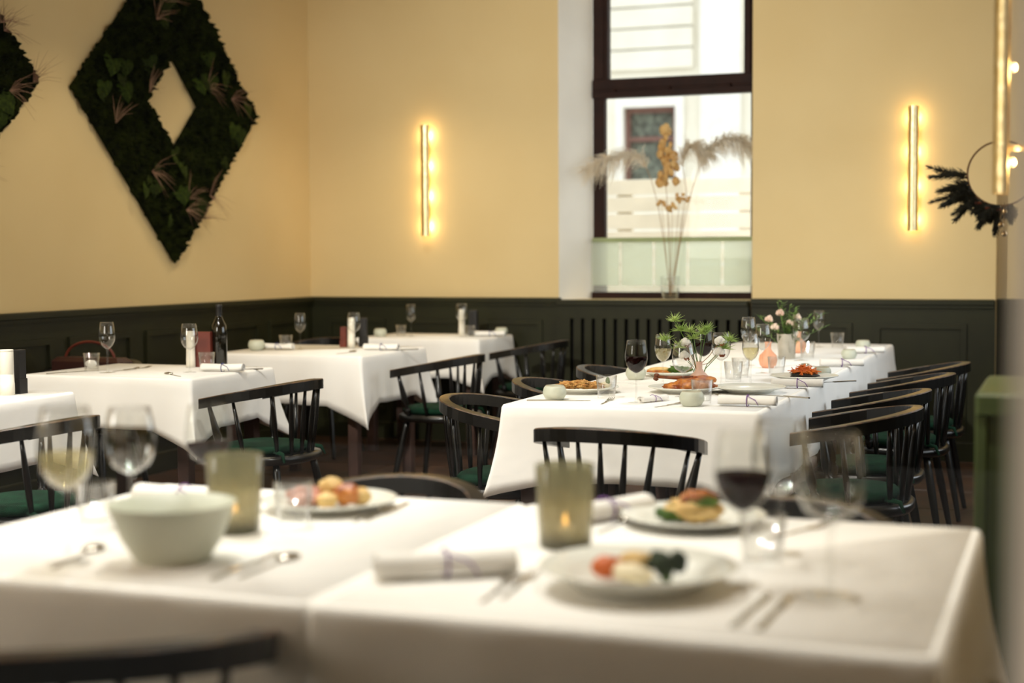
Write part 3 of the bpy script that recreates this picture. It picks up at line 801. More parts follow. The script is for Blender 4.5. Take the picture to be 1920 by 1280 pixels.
for x, y, a, l in ((-1.99, 5.24, -92, 'nearest black armchair on the left side of the long table'), (-2.0, 6.05, -90, 'middle black armchair left of the long table'), (-1.97, 6.85, -90, 'farthest black armchair left of the long table')):
    chair(x, y, a, l, GT)
chair(-3.28, 5.73, 86, 'black armchair with worn arm tip beside second left table', GL)
chair(-3.20, 7.47, 88, 'black armchair with green cushion beside third left table', GL)
chair(-3.20, 8.93, 88, 'black armchair beside the far corner table, close to radiator cover', GL)
chair(-3.29, 4.12, 88, 'black armchair at the left photo edge beside the nearest left table', GL)
chair(-4.55, 8.62, 180, 'black armchair between third left table and corner table, legs seen below cloth', GL)
chair(-1.47, 3.04, 178, 'black armchair behind the left half of the foreground table', GF)
chair(-.55, 2.99, 186, 'black armchair behind the right half of the foreground table', GF)
chair(-1.34, 1.83, 34, 'blurred black armchair at the bottom left, nearest to the camera', GF)

# ================================================================== TABLEWARE PROTOTYPES
ZT = .7525
def wine_glass(name, kind, wine=None):
    t = empty(name)
    if kind == 'red':   prof = [(.004, .105), (.012, .108), (.026, .118), (.036, .135), (.0405, .155), (.0400, .175), (.0365, .20), (.0325, .222)]
    elif kind == 'slim': prof = [(.004, .098), (.010, .101), (.022, .112), (.031, .130), (.0335, .148), (.0325, .168), (.0295, .19), (.0265, .207)]
    else:               prof = [(.004, .085), (.012, .088), (.028, .098), (.037, .114), (.0395, .132), (.0385, .152), (.0350, .172), (.0315, .188)]
    th = .0011
    m = MB(); m.lathe(prof+[(r-th, z+.001) for r, z in reversed(prof)], 28, cap=False); m.build('bowl', 'glass_thin' if wine and wine[0] == 'red_wine' else 'glass', t)
    zb = prof[0][1]
    m = MB(); m.lathe([(.0060, .004), (.0042, .012), (.0034, .03), (.0034, zb*.8), (.0042, zb*.95), (.0085, zb+.003)], 12, cap=False); m.build('stem', 'glass', t)
    m = MB(); m.lathe([(.0, .0), (.0345, .0), (.0345, .0012), (.020, .0022), (.0062, .0045), (.0, .0046)], 28); m.build('foot', 'glass', t)
    if wine:
        lvl = wine[1]
        pts = [(r-.0018, z+.0015) for r, z in prof if z < lvl]
        z1, r1 = pts[-1][1], pts[-1][0]
        nx_ = [p for p in prof if p[1] >= lvl][0]; u = (lvl-z1)/(nx_[1]-z1+1e-6); rl = r1+(nx_[0]-.0018-r1)*u
        m = MB(); m.lathe([(0, pts[0][1])]+pts+[(rl, lvl), (0, lvl)], 28); m.build('wine', wine[0], t)
    return Proto(t)
WG_RED = wine_glass('red_wine_glass', 'red', ('red_wine', .163))
WG_WHITE = wine_glass('white_wine_glass', 'slim', ('white_wine', .150))
WG_EMPTY = wine_glass('wine_glass', 'slim')
WG_WATER = wine_glass('wine_glass', 'round', ('water', .112))
WG_WBIG = wine_glass('white_wine_glass', 'red', ('white_wine', .158))
WG_BIG = wine_glass('wine_glass', 'red')
WG_ROSE = wine_glass('red_wine_glass', 'round', ('red_wine', .122))
def tumbler_proto():
    t = empty('water_tumbler')
    m = MB(); m.lathe([(0, 0), (.030, 0), (.0315, .003), (.039, .085), (.0375, .0855), (.0300, .012), (0, .011)], 28); m.build('body', 'glass', t)
    return Proto(t)
TUM = tumbler_proto()
def pot_proto():
    t = empty('ceramic_pot')
    m = MB(); m.lathe([(0, 0), (.024, 0), (.034, .006), (.0425, .022), (.043, .032), (.039, .046), (.033, .053), (.030, .054), (.028, .051), (.036, .036), (.036, .022), (.02, .008), (0, .007)], 28); m.build('body', 'celadon', t)
    m = MB(); m.lathe([(.0335, .0526), (.0318, .0549), (.0296, .0543)], 28, cap=False); m.build('rim', 'celadon_rim', t)
    return Proto(t)
POT = pot_proto()
def plate_proto(r, name='dinner_plate', deep=.0):
    t = empty(name)
    m = MB(); h_ = .022+deep
    m.lathe([(0, .0), (r*.55, .0), (r*.60, .003), (r*.72, h_*.55), (r*.985, h_), (r, h_+.001), (r*.985, h_+.004), (r*.72, h_*.55+.004), (r*.60, .007), (0, .006)], 40); m.build('dish', 'porcelain', t)
    return Proto(t)
PL = plate_proto(.140); PLS = plate_proto(.128); PDEEP = plate_proto(.155, 'pasta_plate', .016)
def fork_proto():
    t = empty('fork'); m = MB()
    m.bbox(-.0045, .0045, -.10, -.02, .0005, .003, .0006); m.prism([(-.0045, -.02), (.0045, -.02), (.0032, .025), (.011, .042), (.0115, .058), (-.0115, .058), (-.011, .042), (-.0032, .025)], .003, .0052); m.build('handle', 'steel', t)
    for k in range(4):
        x = -.0096+.0064*k; m = MB(); m.tube([(x, .057, .004), (x, .078, .006), (x, .098, .0095)], [.0016, .0015, .0008], 5); m.build('tine', 'steel', t)
    return Proto(t)
FORK = fork_proto()
def knife_proto():
    t = empty('table_knife'); m = MB(); m.bbox(-.0055, .0055, -.11, .0, .0005, .0055, .001); m.build('handle', 'steel', t)
    m = MB(); m.prism([(-.0045, 0), (.0045, 0), (.0085, .03), (.0085, .08), (.004, .112), (-.0045, .12)], .002, .0036); m.build('blade', 'steel', t)
    return Proto(t)
KNIFE = knife_proto()
def spoon_proto():
    t = empty('spoon'); m = MB(); m.bbox(-.004, .004, -.10, .04, .001, .0035, .0006); m.build('handle', 'steel', t)
    m = MB(); m.blob((0, .062, .006), .019, .030, .006, 0, 0, 1, 16, 8); m.build('bowl', 'steel', t)
    return Proto(t)
SPOON = spoon_proto()
def napkin_proto(ribbon):
    t = empty('rolled_napkin'); m = MB(); L_ = .20
    # spiral section swept along x
    sec = []
    for k in range(49):
        a = 2*PI*2.6*k/48; r = .006+.016*k/48; sec.append((r*math.cos(a), r*math.sin(a)))
    vs, fs, n = [], [], len(sec); xs = [-L_/2, -L_/2+.01, 0, L_/2-.01, L_/2]
    for i, x in enumerate(xs):
        for (a, b) in sec:
            sq = .9 if i == 2 else 1.05
            vs.append((x, a*1.25*sq, .0205+b*.88*sq))
    for i in range(len(xs)-1):
        for k in range(n-1): fs.append((i*n+k, i*n+k+1, (i+1)*n+k+1, (i+1)*n+k))
    m.add(vs, fs, 0, True); o = m.build('cloth_roll', 'napkin', t)
    md = o.modifiers.new('thickness', 'SOLIDIFY'); md.thickness = .0022
    m = MB(); m.tube([(.0, .0275*math.cos(2*PI*k/24), .0205+.0205*math.sin(2*PI*k/24)) for k in range(25)], .0017, 6)
    m.tube([(.0, -.02, .039), (.03, -.028, .026), (.042, -.032, .008)], .0014, 5); m.build('ribbon', ribbon, t)
    return Proto(t)
NAP = napkin_proto('ribbon'); NAPB = napkin_proto('ribbon_blue')
def folded_napkin(loc, rz, label, s=1.0):
    t = empty('folded_napkin', loc, rz); tag(t, label, 'napkin')
    m = MB()
    for k in range(3):
        e = .004*k; z = .001+k*.005
        m.bbox(-.10*s+e, .10*s-e, -.035*s+e, .035*s-e, z, z+.0055, .0015)
    m.build('cloth_fold', 'napkin', t)
    return t
def P(px, py): return atz(px, py, ZT)
def put(proto, px, py, label, cat, group, rz=0.0, scale=None, dz=0.0):
    p = P(px, py); p.z += dz
    return proto.get(p, rz, label, cat, group, scale)
GGL, GCT, GPT, GTM, GNP, GPL = 'wine glasses on the tables', 'cutlery on the tables', 'celadon ceramic pots', 'water tumblers', 'rolled napkins', 'plates on the tables'
def cut(proto, a, b, label):
    """lay cutlery with its handle end at pixel a and its tip at pixel b (direction only), centred between"""
    p, q = P(*a), P(*b); d = q-p; c_ = (p+q)/2
    return proto.get(c_, math.atan2(-d.x, d.y), label, 'cutlery', GCT)

# ------------------------------------------------------------------ long table
put(POT, 1040, 750, 'celadon pot at the near left corner of the long table', 'pot', GPT)
put(POT, 1297, 762, 'celadon pot in the middle of the long table front edge', 'pot', GPT)
put(POT, 1192, 712, 'celadon pot behind the red wine glass on the long table', 'pot', GPT)
put(POT, 1541, 709, 'celadon pot beside the plate of shredded carrot', 'pot', GPT, scale=.9)
put(POT, 1592, 673, 'celadon pot among napkins at the far right of long table', 'pot', GPT, scale=.9)
put(POT, 1618, 655, 'farthest celadon pot on the long table', 'pot', GPT, scale=.95)
put(PL, 1092, 736, 'white plate of breaded cutlets at the left of the long table', 'plate', GPL)
put(PL, 1284, 736, 'white plate under the roast poultry leg', 'plate', GPL)
put(PLS, 1256, 706, 'white plate of salad and bread behind the roast leg', 'plate', GPL)
put(PL, 1404, 736, 'empty white plate behind the rolled napkin on the long table', 'plate', GPL)
put(PL, 1508, 714, 'white plate of orange shredded carrot', 'plate', GPL)
put(TUM, 1137, 747, 'water tumbler left of the red wine glass on the long table', 'tumbler', GTM)
put(TUM, 1316, 757, 'water tumbler in front of the peach bud vase', 'tumbler', GTM)
put(TUM, 1375, 716, 'water tumbler between the wine glasses in the long table middle', 'tumbler', GTM)
put(TUM, 1389, 708, 'water tumbler half hidden by the filled white wine glass', 'tumbler', GTM)
put(TUM, 1456, 705, 'water tumbler beside the plate of shredded carrot', 'tumbler', GTM)
put(TUM, 1514, 672, 'water tumbler in front of the silver flower cup', 'tumbler', GTM)
put(TUM, 1570, 652, 'farthest water tumbler on the long table, against green panelling', 'tumbler', GTM)
put(WG_RED, 1193, 755, 'half full red wine glass in sharp focus on the long table', 'wine glass', GGL)
put(WG_WHITE, 1243, 724, 'white wine glass just right of the sharp red wine glass', 'wine glass', GGL)
put(WG_WATER, 1281, 744, 'nearly empty wine glass in front of the cotton stem', 'wine glass', GGL, scale=1.05)
put(WG_RED, 1319, 715, 'red wine glass behind the peach bud vase', 'wine glass', GGL, scale=.98)
put(WG_BIG, 1352, 722, 'empty wine glass in the middle of the long table', 'wine glass', GGL, scale=.95)
put(WG_WHITE, 1407, 722, 'filled white wine glass in the middle of the long table', 'wine glass', GGL)
put(WG_EMPTY, 1430, 700, 'empty wine glass between filled white wine glass and peach vase', 'wine glass', GGL, scale=1.05)
put(WG_EMPTY, 1403, 685, 'empty wine glass far behind the filled white wine glass', 'wine glass', GGL, scale=1.1)
put(WG_WATER, 1502, 676, 'wine glass right of the silver flower cup', 'wine glass', GGL, scale=1.1)
put(WG_EMPTY, 1535, 651, 'farthest wine glass on the long table', 'wine glass', GGL, scale=1.0)
NAP.get(P(1402, 762), math.radians(1), 'rolled napkin with purple ribbon at the front right of the long table', 'napkin', GNP)
put(NAP, 1495, 728, 'rolled napkin in front of the shredded carrot plate', 'napkin', GNP, rz=.1)
put(NAP, 1578, 688, 'rolled napkin with purple ribbon behind the shredded carrot plate', 'napkin', GNP, rz=.25)
put(NAP, 1622, 663, 'farthest rolled napkin on the long table', 'napkin', GNP, rz=.35)
put(NAP, 1224, 754, 'short rolled napkin seen end on before the red wine glass', 'napkin', GNP, rz=math.radians(62), scale=.66)
folded_napkin(P(1160, 722), .6, 'folded white napkin behind the tumbler left of the red wine glass', .8)
folded_napkin(P(1350, 698), .2, 'folded white napkin behind glasses in the long table middle', .9)
cut(FORK, (1117, 764), (1158, 744), 'fork beside the tumbler at the long table front edge')
cut(FORK, (1238, 763), (1278, 757), 'fork left of the front middle celadon pot')
cut(KNIFE, (1010, 752), (1080, 752), 'knife beside the near left celadon pot on the long table')
cut(KNIFE, (1498, 746), (1440, 742), 'knife at the right end of the empty plate')
cut(KNIFE, (1585, 716), (1540, 718), 'knife right of the shredded carrot plate')
cut(SPOON, (1545, 690), (1500, 684), 'spoon left of the napkin behind the carrot plate')
cut(FORK, (1400, 748), (1345, 742), 'fork resting before the empty plate')

def food(name, mt, parts, loc, label, cat='food', seed=0, extra=None):
    t = empty(name, loc); tag(t, label, cat)
    for k, (nm, c_, r, amp, f, mm) in enumerate(parts):
        m = MB(); m.blob(c_, r[0], r[1], r[2], seed+k, amp, f, 30, 18, rot=r[3] if len(r) > 3 else 0); m.build(nm, mm or mt, t)
    return t
q = P(1092, 736); q.z += .010
food('breaded_cutlet', 'breaded', [('crust', (-.055, .005, .016), (.048, .040, .015, .2), .55, 4.5, None), ('crust', (.0, -.012, .024), (.045, .036, .016, -.3), .55, 4.5, None), ('crust', (.05, .0, .017), (.040, .034, .015, .5), .55, 4.5, None)], q, 'golden breaded cutlets on the left plate of the long table', seed=3)
t = empty('lemon_wedge', q+Vector((.088, .01, .01))); tag(t, 'pale lemon wedge with mint beside the breaded cutlets', 'food')
m = MB(); m.blob((0, 0, .012), .022, .014, .012, 4, .1); m.build('wedge', 'cream_food', t); m = MB(); m.blob((.012, -.006, .028), .009, .004, .014, 5, .2); m.build('mint_leaf', 'lettuce', t)
q = P(1284, 736); q.z += .010
t = food('roast_poultry', 'roast', [('thigh', (.035, -.01, .022), (.085, .048, .024, .1), .22, 2.5, None), ('skin', (-.03, -.02, .014), (.05, .035, .016, .2), .25, 2.6, None), ('upper_meat', (.06, .02, .038), (.055, .03, .018, .1), .2, 2.4, None)], q, 'roast poultry leg with bone on a plate of the long table', seed=8)
m = MB(); m.tube([(.03, .012, .045), (-.06, .008, .046), (-.105, .004, .048)], [.010, .0065, .006], 8); m.blob((-.112, .006, .053), .011, .009, .009, 3, .3); m.blob((-.113, .0, .041), .010, .008, .008, 5, .3); m.build('bone', 'bone', t)
q = P(1256, 706); q.z += .010
t = empty('green_salad', q+Vector((.055, -.02, 0))); tag(t, 'green curly salad behind the roast leg', 'food'); rr = random.Random(3)
for k in range(9):
    m = MB(); m.blob((rr.uniform(-.04, .04), rr.uniform(-.025, .025), .015+rr.uniform(0, .015)), .022, .02, .010, k, .9, 4, 12, 8); m.build('leaf', 'lettuce', t)
food('bread_slice', 'potato', [('crust', (0, 0, .014), (.06, .028, .014, .3), .15, 2, 'roast'), ('crumb', (0, -.004, .020), (.052, .024, .011, .3), .15, 2, None)], q+Vector((-.045, .01, 0)), 'toasted bread slices beside the green salad on the long table', seed=5)
q = P(1508, 712); q.z += .010
t = empty('carrot_salad', q); tag(t, 'heap of orange shredded carrot on a dark base', 'food'); rr = random.Random(4)
m = MB(); m.blob((0, 0, .010), .060, .045, .014, 3, .3, 3); m.build('base', 'dark_food', t)
m = MB()
for k in range(150):
    a, r = rr.uniform(0, 6.28), rr.uniform(0, .052); z = .022+.026*(1-r/.055)*rr.random(); p0 = Vector((r*math.cos(a), r*math.sin(a)*.8, z)); d = Vector((rr.uniform(-1, 1), rr.uniform(-1, 1), rr.uniform(-.3, .5))).normalized()*.022
    m.tube([p0-d, p0+Vector((0, 0, .004)), p0+d], [.0022, .0026, .0018], 4)
o = m.build('shreds', 'carrot', t); o['kind'] = 'stuff'

# flowers on the long table
def bud_vase(loc, mt, label, s=1.0):
    t = empty('bud_vase', loc); tag(t, label, 'vase', 'peach bud vases'); t.scale = (s, s, s)
    m = MB(); m.lathe([(0, 0), (.020, 0), (.032, .012), (.0375, .032), (.034, .052), (.018, .068), (.012, .078), (.0125, .10), (.016, .106), (.0145, .106), (.010, .10), (.0100, .078), (.030, .05), (.034, .03), (.018, .006), (0, .005)], 28); m.build('body', mt, t)
    return t
V1 = P(1311, 728); bud_vase(V1, 'peach_pale', 'round peach bud vase holding thistle and cotton stems')
V2 = P(1440, 690); bud_vase(V2, 'peach', 'round peach bud vase behind the filled white wine glass', 1.15)
V3 = P(1497, 662); bud_vase(V3, 'peach', 'peach bud vase half hidden right of the silver flower cup', 1.1)
def thistle(base, tips, label, seed):
    rr = random.Random(seed); t = empty('thistle_stem', base); tag(t, label, 'flower', 'green thistle stems')
    for tip in tips:
        tip = Vector(tip); m = MB(); m.tube([(0, 0, .015), (tip.x*.25, tip.y*.25, tip.z*.5), tip], [.0018, .0016, .0014], 5); m.build('stem', 'stem_green', t)
        m = MB()
        for k in range(46):
            a = k*2.4; e = rr.uniform(-.15, 1.1); d = Vector((math.cos(a)*math.cos(e), math.sin(a)*math.cos(e), math.sin(e)))
            m.tube([tip, tip+d*.014, tip+d*rr.uniform(.028, .046)], [.0012, .0014, .0003], 3)
        m.blob(tip+Vector((0, 0, .008)), .007, .007, .010, 1, .1, 2, 8, 6); m.build('spiky_bract', 'thistle', t)
sc_ = .00196   # metres per pixel near the bud vase
def up(px, py): return ((px-1311)*sc_*.94, (px-1311)*sc_*.33, (728-py)*sc_)
thistle(V1, [up(1262, 592), up(1273, 612)], 'tallest green thistle stem in the peach bud vase', 1)
thistle(V1, [up(1243, 632), up(1270, 645)], 'green thistle stem leaning left over the white wine glass', 2)
thistle(V1, [up(1291, 615), up(1300, 628)], 'green thistle stem above the middle of the peach vase', 3)
thistle(V1, [up(1325, 612), up(1316, 618)], 'green thistle stem leaning right of the peach vase', 4)
thistle(V1, [up(1372, 632), up(1362, 648)], 'green thistle stem reaching right behind the wine glasses', 5)
t = empty('cotton_stem', V1); tag(t, 'dry cotton stem with white bolls in the peach bud vase', 'flower')
m = MB(); m.tube([(0, 0, .02), (-.02, -.008, .11), up(1284, 640)], [.002, .002, .0014], 5); m.build('stem', 'stem_dry', t)
for k, (px, py) in enumerate(((1283, 636), (1281, 662), (1352, 634), (1352, 655))):
    c_ = Vector(up(px, py)); m = MB()
    for j in range(4): m.blob(c_+Vector((.009*math.cos(j*1.57), .006*math.sin(j*1.57), .006*(j % 2))), .013, .012, .014, k*4+j, .25, 2, 10, 7)
    b = m.build('boll', 'cotton', t); m = MB(); m.blob(c_+Vector((.010, .0, -.012)), .012, .010, .008, k, .4); m.build('husk', 'bone', b)
    if k > 1: m = MB(); m.tube([(0, 0, .09), (c_.x*.5, c_.y*.5, c_.z*.7), c_], .0014, 4); m.build('stem', 'stem_dry', t)
sp_ = P(1475, 673)
t = empty('silver_cup', sp_); tag(t, 'silver metal cup holding roses and greenery on the long table', 'vase')
m = MB(); m.lathe([(0, 0), (.040, 0), (.042, .004), (.049, .125), (.051, .128), (.048, .129), (.041, .008), (0, .007)], 32); m.build('body', 'steel', t)
m = MB(); m.tube([(.0505*math.cos(2*PI*k/32), .0505*math.sin(2*PI*k/32), .127) for k in range(33)], .002, 6); m.build('rim', 'steel', t)
rr = random.Random(21)
for k, (dx, dz) in enumerate(((-.085, .205), (.055, .215), (-.03, .235), (.02, .185), (-.055, .165))):
    t = empty('rose', sp_); tag(t, ('pale pink rose at the left of the silver cup', 'pale pink rose at the right of the silver cup', 'highest pale rose above the silver cup', 'pale rose low in the middle of the silver cup', 'pale rose low at the left of the silver cup')[k], 'flower', 'roses in the silver cup')
    c_ = Vector((dx*.94, dx*.33-.02, dz)); m = MB(); m.tube([(dx*.2, 0, .02), (dx*.4, 0, .12), c_], .0018, 5); m.build('stem', 'stem_green', t)
    for j in range(7):
        a = j*2.4; r = .004+.0022*j; m = MB(); m.blob(c_+Vector((r*math.cos(a), r*math.sin(a), .002*(3-j))), .010, .008, .012, j+k, .35, 2.5, 9, 6, rot=a); m.build('petal', 'rose', t)
for k in range(14):
    t = empty('leafy_sprig', sp_); a = rr.uniform(-1, 1)
    tag(t, 'loose green leafy sprig standing in the silver cup', 'greenery', 'leafy sprigs in the silver cup')
    tip = Vector((a*.23, rr.uniform(-.06, .06), rr.uniform(.19, .30)*(1.05-abs(a)*.3))); m = MB(); m.tube([(0, 0, .03), (tip.x*.35, tip.y*.4, tip.z*.6), tip], [.0018, .0015, .001], 5); m.build('stem', 'stem_green', t)
    m = MB()
    for j in range(22):
        u = .45+.55*j/22; p0 = Vector((tip.x*u*u, tip.y*u, tip.z*u)); b_ = rr.uniform(0, 6.28); d = Vector((math.cos(b_), math.sin(b_), rr.uniform(0, .8))).normalized()*rr.uniform(.026, .050); s_ = Vector((-d.y, d.x, 0)).normalized()*.0050
        m.add([p0, p0+d*.45+s_, p0+d, p0+d*.45-s_+Vector((0, 0, .001))], [(0, 1, 2, 3)], 0, True)
    m.build('leaves', 'leaf', t)

# ------------------------------------------------------------------ left tables
def mill(loc, label, h_=.20, r=.026):
    t = empty('pepper_mill', loc); tag(t, label, 'pepper mill', 'white pepper mills')
    m = MB(); m.lathe([(0, 0), (r, 0), (r*1.0, h_*.27), (r*.985, h_*.272), (r*.985, h_*.278), (r*.97, h_*.28), (r*.94, h_*.46), (r*.92, h_*.463), (r*.94, h_*.468), (r*.92, h_*.95), (r*.90, h_*.955)], 28); m.build('body', 'mill_white', t)
    m = MB(); m.lathe([(r*.90, h_*.957), (r*.92, h_*.965), (r*.92, h_*.995), (r*.88, h_), (0, h_)], 28); m.build('lid', 'mill_white', t)
def menu_box(loc, rz, label, w=.05, d=.05, h_=.19, mt='card_black'):
    t = empty('menu_box', loc, rz); tag(t, label, 'box', 'small boxes on the left tables')
    m = MB(); m.bbox(-w/2, w/2, -d/2, d/2, 0, h_*.35, .002); m.build('base', mt, t)
    m = MB(); m.bbox(-w/2+.003, w/2-.003, -d/2+.003, d/2-.003, h_*.35, h_, .002); m.build('sleeve', mt, t)
# table A
put(TUM, 172, 696, 'water tumbler with a crumpled napkin on second left table', 'tumbler', GTM)
t = empty('paper_napkin', P(172, 696)+Vector((0, 0, .012))); tag(t, 'crumpled white napkin inside the tumbler of second left table', 'napkin')
m = MB(); m.blob((-.002, 0, .022), .026, .020, .018, 3, .5, 3); m.build('paper', 'napkin', t)
put(WG_EMPTY, 202, 699, 'empty wine glass at the left of second left table', 'wine glass', GGL, scale=1.12)
put(WG_BIG, 356, 698, 'wine glass before the white mill on second left table', 'wine glass', GGL, scale=1.0)
put(TUM, 388, 694, 'water tumbler in front of the dark bottle', 'tumbler', GTM)
mill(P(358, 689), 'tall white pepper mill behind a wine glass on second left table', .175, .022)
t = empty('wine_bottle', P(412, 687)); tag(t, 'dark wine bottle with a pale strip label on second left table', 'bottle')
m = MB(); m.lathe([(0, 0), (.034, 0), (.037, .004), (.037, .175), (.034, .20), (.020, .228), (.0145, .245), (.0140, .285), (.0155, .287), (.0155, .297), (.0135, .30), (0, .30)], 28); m.build('body', 'bottle_glass', t)
m = MB(); m.lathe([(.0150, .245), (.0146, .284), (.0160, .286), (.0160, .299), (.0, .3012)], 20, cap=False); m.build('foil', 'card_black', t)
vs = [((.0374)*math.cos(a), .0374*math.sin(a), z) for z in (.02, .15) for a in [math.radians(228+3*k) for k in range(5)]]
m = MB(); m.add(vs, [(k, k+1, 6+k, 5+k) for k in range(4)], 0, True); m.build('label', 'label_cream', t)
menu_box(P(383, 688), .2, 'rust red upright box between mill and dark bottle', .085, .05, .17, 'leather_red')
NAPB.get(P(418, 697), math.radians(10), 'rolled napkin with blue ribbon on second left table', 'napkin', GNP)
cut(KNIFE, (468, 693), (430, 694), 'knife right of the blue ribboned napkin')
cut(FORK, (220, 696), (254, 692), 'fork at the centre of second left table')
cut(FORK, (242, 694), (276, 690), 'second fork at the centre of second left table')
cut(SPOON, (345, 708), (305, 700), 'spoon near the front corner of second left table')
cut(KNIFE, (100, 701), (150, 697), 'knife left of the napkin filled tumbler')
# leather bag behind table A
t = empty('handbag', (-4.72, 6.42, .44)); tag(t, 'brown leather bag with looped handle behind second left table', 'bag')
m = MB(); m.bbox(-.20, .24, -.06, .06, 0, .33, .02); m.build('body', 'leather_brown', t)
m = MB(); m.tube([(-.15*math.cos(PI*k/16)+.01, 0, .32+.09*math.sin(PI*k/16)) for k in range(17)], .007, 8); m.build('handle', 'leather_red', t)
chair(-4.72, 6.45, 180, 'black armchair holding the brown bag behind second left table', GL)
# table B
put(POT, 481, 657, 'celadon pot at the left of third left table', 'pot', GPT, scale=1.1)
NAPB.get(P(520, 656), math.radians(2), 'rolled napkin beside the celadon pot on third left table', 'napkin', GNP)
put(TUM, 536, 656, 'water tumbler on third left table', 'tumbler', GTM)
put(WG_EMPTY, 563, 655, 'wine glass rising against the dark panelling on third left table', 'wine glass', GGL, scale=1.0)
put(WG_BIG, 664, 656, 'wine glass before the white mill on third left table', 'wine glass', GGL, scale=.95)
mill(P(659, 652), 'white pepper mill on third left table', .175, .022)
menu_box(P(645, 651), .1, 'rust red small box beside the mill of third left table', .04, .04, .12, 'leather_red')
menu_box(P(682, 650), .1, 'black upright box on third left table', .045, .045, .17)
NAPB.get(P(715, 657), math.radians(8), 'rolled napkin at the front right of third left table', 'napkin', GNP)
cut(KNIFE, (765, 656), (735, 657), 'knife right of the napkin on third left table')
cut(SPOON, (632, 664), (668, 660), 'spoon at the front of third left table')
# table C
put(POT, 713, 631, 'celadon pot on the far corner table, left', 'pot', GPT)
put(TUM, 752, 631, 'water tumbler on the far corner table', 'tumbler', GTM, scale=.9)
put(WG_EMPTY, 771, 631, 'wine glass at the left of the far corner table', 'wine glass', GGL, scale=1.02)
put(WG_BIG, 866, 632, 'wine glass at the right of the far corner table', 'wine glass', GGL, scale=.98)
mill(P(866, 629), 'white pepper mill on the far corner table', .175, .022)
menu_box(P(888, 629), .1, 'black upright box on the far corner table', .06, .05, .17)
put(TUM, 881, 632, 'water tumbler before the black box on the far corner table', 'tumbler', GTM, scale=.9)
NAPB.get(P(918, 631), math.radians(20), 'rolled napkin at the right of the far corner table', 'napkin', GNP)
put(POT, 940, 629, 'celadon pot at the right end of the far corner table', 'pot', GPT)
# table D
mill(P(14, 741), 'large white pepper mill at the left photo edge', .176, .028)
menu_box(P(38, 738), .05, 'black upright box beside the large mill at the left photo edge', .036, .05, .172)

# ------------------------------------------------------------------ foreground table
def votive(px, py, label):
    t = empty('votive_holder', P(px, py)); tag(t, label, 'candle holder', 'olive glass candle holders')
    m = MB(); m.lathe([(0, 0), (.044, 0), (.047, .006), (.054, .148), (.0525, .150), (.0495, .148), (.043, .022), (0, .020)], 32); m.build('holder', 'olive_glass', t)
    m = MB(); m.lathe([(0, .002), (.0415, .002), (.0435, .008), (.0438, .019), (0, .0195)], 28); m.build('thick_base', 'olive_base', t)
    ca = MB(); ca.lathe([(0, .021), (.019, .021), (.019, .036), (.0, .036)], 20); c_ = ca.build('tea_light', 'wax', t)
    m = MB(); m.lathe([(0, .038), (.004, .042), (.005, .048), (.002, .058), (0, .064)], 10); m.build('flame', 'flame', c_)
    l = bpy.data.lights.new('candle_light', 'POINT'); l.energy = .09; l.color = (1, .55, .2); l.shadow_soft_size = .006
    lo = bpy.data.objects.new('candle_light', l); col.objects.link(lo); lo.parent = c_; lo.location = (0, 0, .072)
votive(441, 998, 'olive glass candle holder at the left of the foreground table')
votive(1060, 1026, 'olive glass candle holder at the centre of the foreground table')
t = empty('salad_bowl', P(324, 1052)); tag(t, 'deep pale bowl at the left of the foreground table', 'bowl')
m = MB(); m.lathe([(0, 0), (.058, 0), (.062, .004), (.085, .040), (.108, .098), (.110, .102), (.106, .102), (.080, .042), (.055, .010), (0, .008)], 40); m.build('body', 'celadon', t)
FG = 'wine glasses on the foreground table'
put(WG_WBIG, 128, 1056, 'blurred white wine glass at the far left of the foreground table', 'wine glass', FG, scale=1.2)
put(WG_WATER, 247, 990, 'blurred empty wine glass behind the pale bowl', 'wine glass', FG, scale=1.24)
put(WG_ROSE, 392, 962, 'blurred red wine glass behind the left candle holder', 'wine glass', FG, scale=1.18)
put(WG_RED, 1392, 1098, 'blurred red wine glass at the right of the foreground table', 'wine glass', FG, scale=1.1)
put(WG_WATER, 1462, 1040, 'blurred pale wine glass between the two right foreground glasses', 'wine glass', FG, scale=1.25)
put(WG_WATER, 1556, 1118, 'blurred empty wine glass nearest the right table edge', 'wine glass', FG, scale=1.32)
put(TUM, 551, 985, 'blurred water tumbler before the meat plate', 'tumbler', 'blurred tumblers on the foreground table')
put(TUM, 180, 985, 'blurred water tumbler between the two left wine glasses', 'tumbler', 'blurred tumblers on the foreground table')
put(TUM, 1430, 1060, 'blurred water tumbler among the right foreground glasses', 'tumbler', 'blurred tumblers on the foreground table')
put(PL, 618, 955, 'blurred white plate of meat and potatoes on the foreground table', 'plate', GPL)
put(PL, 1300, 985, 'blurred white plate of pasta at the back of foreground table', 'plate', GPL)
put(PDEEP, 1196, 1105, 'blurred wide plate of vegetables near the front table edge', 'plate', GPL)
q = P(618, 955); q.z += .012
food('roast_meat', 'meat_pink', [('slice', (-.055, .0, .016), (.04, .03, .018, .3), .3, 2.5, None), ('slice', (-.03, -.035, .014), (.035, .028, .014, .8), .3, 2.5, None)], q, 'pink meat slices on the left foreground plate', seed=2)
food('roast_potatoes', 'potato', [('potato', (.0, .01, .028), (.028, .024, .026), .2, 2, None), ('potato', (.04, .0, .022), (.030, .026, .022), .25, 2, 'roast'), ('potato', (.015, -.04, .014), (.022, .020, .016), .2, 2, None), ('potato', (.06, .02, .016), (.024, .024, .018), .2, 2, None)], q, 'golden potato pieces beside the meat on foreground plate', seed=11)
q = P(1300, 985); q.z += .012
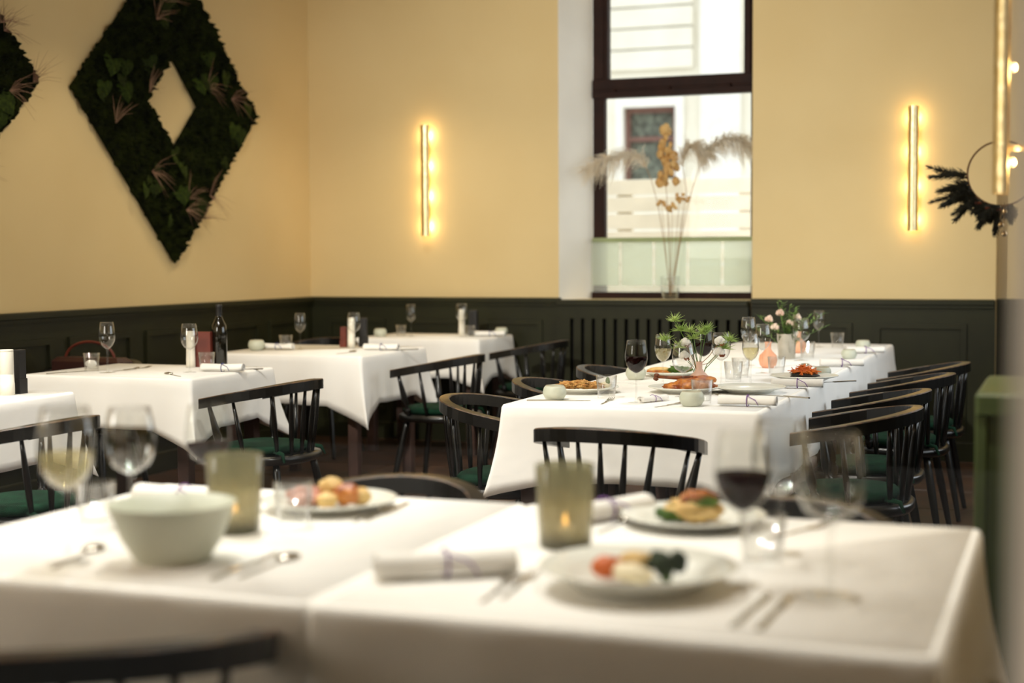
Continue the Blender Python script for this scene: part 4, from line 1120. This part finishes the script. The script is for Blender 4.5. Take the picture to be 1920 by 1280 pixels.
food('pasta_heap', 'potato', [('pasta', (.0, .0, .018), (.055, .04, .022, .2), .4, 3, None), ('pasta', (-.035, -.01, .012), (.035, .03, .014, .2), .4, 3, 'lettuce'), ('topping', (.01, .0, .042), (.034, .026, .014, .4), .4, 3, 'roast'), ('topping', (.02, -.01, .034), (.03, .02, .014, .4), .4, 3, 'lettuce')], q, 'yellow green pasta with browned topping on the back foreground plate', seed=15)
q = P(1190, 1105); q.z += .014
food('vegetable_medley', 'cream_food', [('cream_piece', (.0, -.02, .016), (.045, .020, .014, -.6), .25, 2, None), ('carrot_piece', (-.045, .005, .018), (.024, .022, .018), .25, 2, 'carrot'), ('cream_piece', (-.005, .025, .022), (.030, .022, .020), .25, 2, 'potato')], q, 'carrot and pale vegetables on the wide foreground plate', seed=22)
t = empty('broccoli_floret', q+Vector((.046, .012, 0))); tag(t, 'dark green broccoli floret on the wide foreground plate', 'food')
m = MB(); m.tube([(0, 0, .0), (.004, 0, .018)], [.008, .010], 8); m.build('stalk', 'lettuce', t)
m = MB(); rr = random.Random(2)
for k in range(14): m.blob((rr.uniform(-.02, .02), rr.uniform(-.02, .02), .024+rr.uniform(-.004, .016)), .012, .012, .011, k, .4, 4, 8, 6)
m.build('crown', 'broccoli', t)
cut(KNIFE, (395, 1090), (520, 1040), 'knife right of the pale bowl on the foreground table')
cut(SPOON, (450, 1085), (560, 1042), 'spoon with a bright reflection right of the pale bowl')
cut(KNIFE, (700, 972), (752, 950), 'knife at the right rim of the left foreground plate')
cut(FORK, (672, 976), (728, 952), 'fork at the right rim of the left foreground plate')
cut(SPOON, (90, 1072), (200, 1022), 'spoon with a bright bowl left of the pale bowl')
cut(FORK, (912, 1125), (962, 1086), 'left fork between napkin and vegetable plate')
cut(FORK, (950, 1118), (998, 1080), 'right fork between napkin and vegetable plate')
cut(KNIFE, (1375, 1178), (1440, 1118), 'left knife at the front right of the foreground table')
cut(KNIFE, (1425, 1182), (1478, 1124), 'right knife at the front right of the foreground table')
cut(SPOON, (1125, 1000), (1190, 972), 'spoon right of the centre candle holder')
cut(FORK, (1465, 1006), (1530, 992), 'fork behind the right foreground glasses')
NAP.get(P(835, 1082), math.radians(33), 'blurred rolled napkin at the centre of the foreground table', 'napkin', GNP, scale=1.15)
NAP.get(P(345, 948), math.radians(0), 'blurred rolled napkin behind the left candle holder', 'napkin', GNP, scale=1.1)
NAP.get(P(1135, 975), math.radians(60), 'blurred rolled napkin right of the centre candle holder', 'napkin', GNP, scale=1.1)
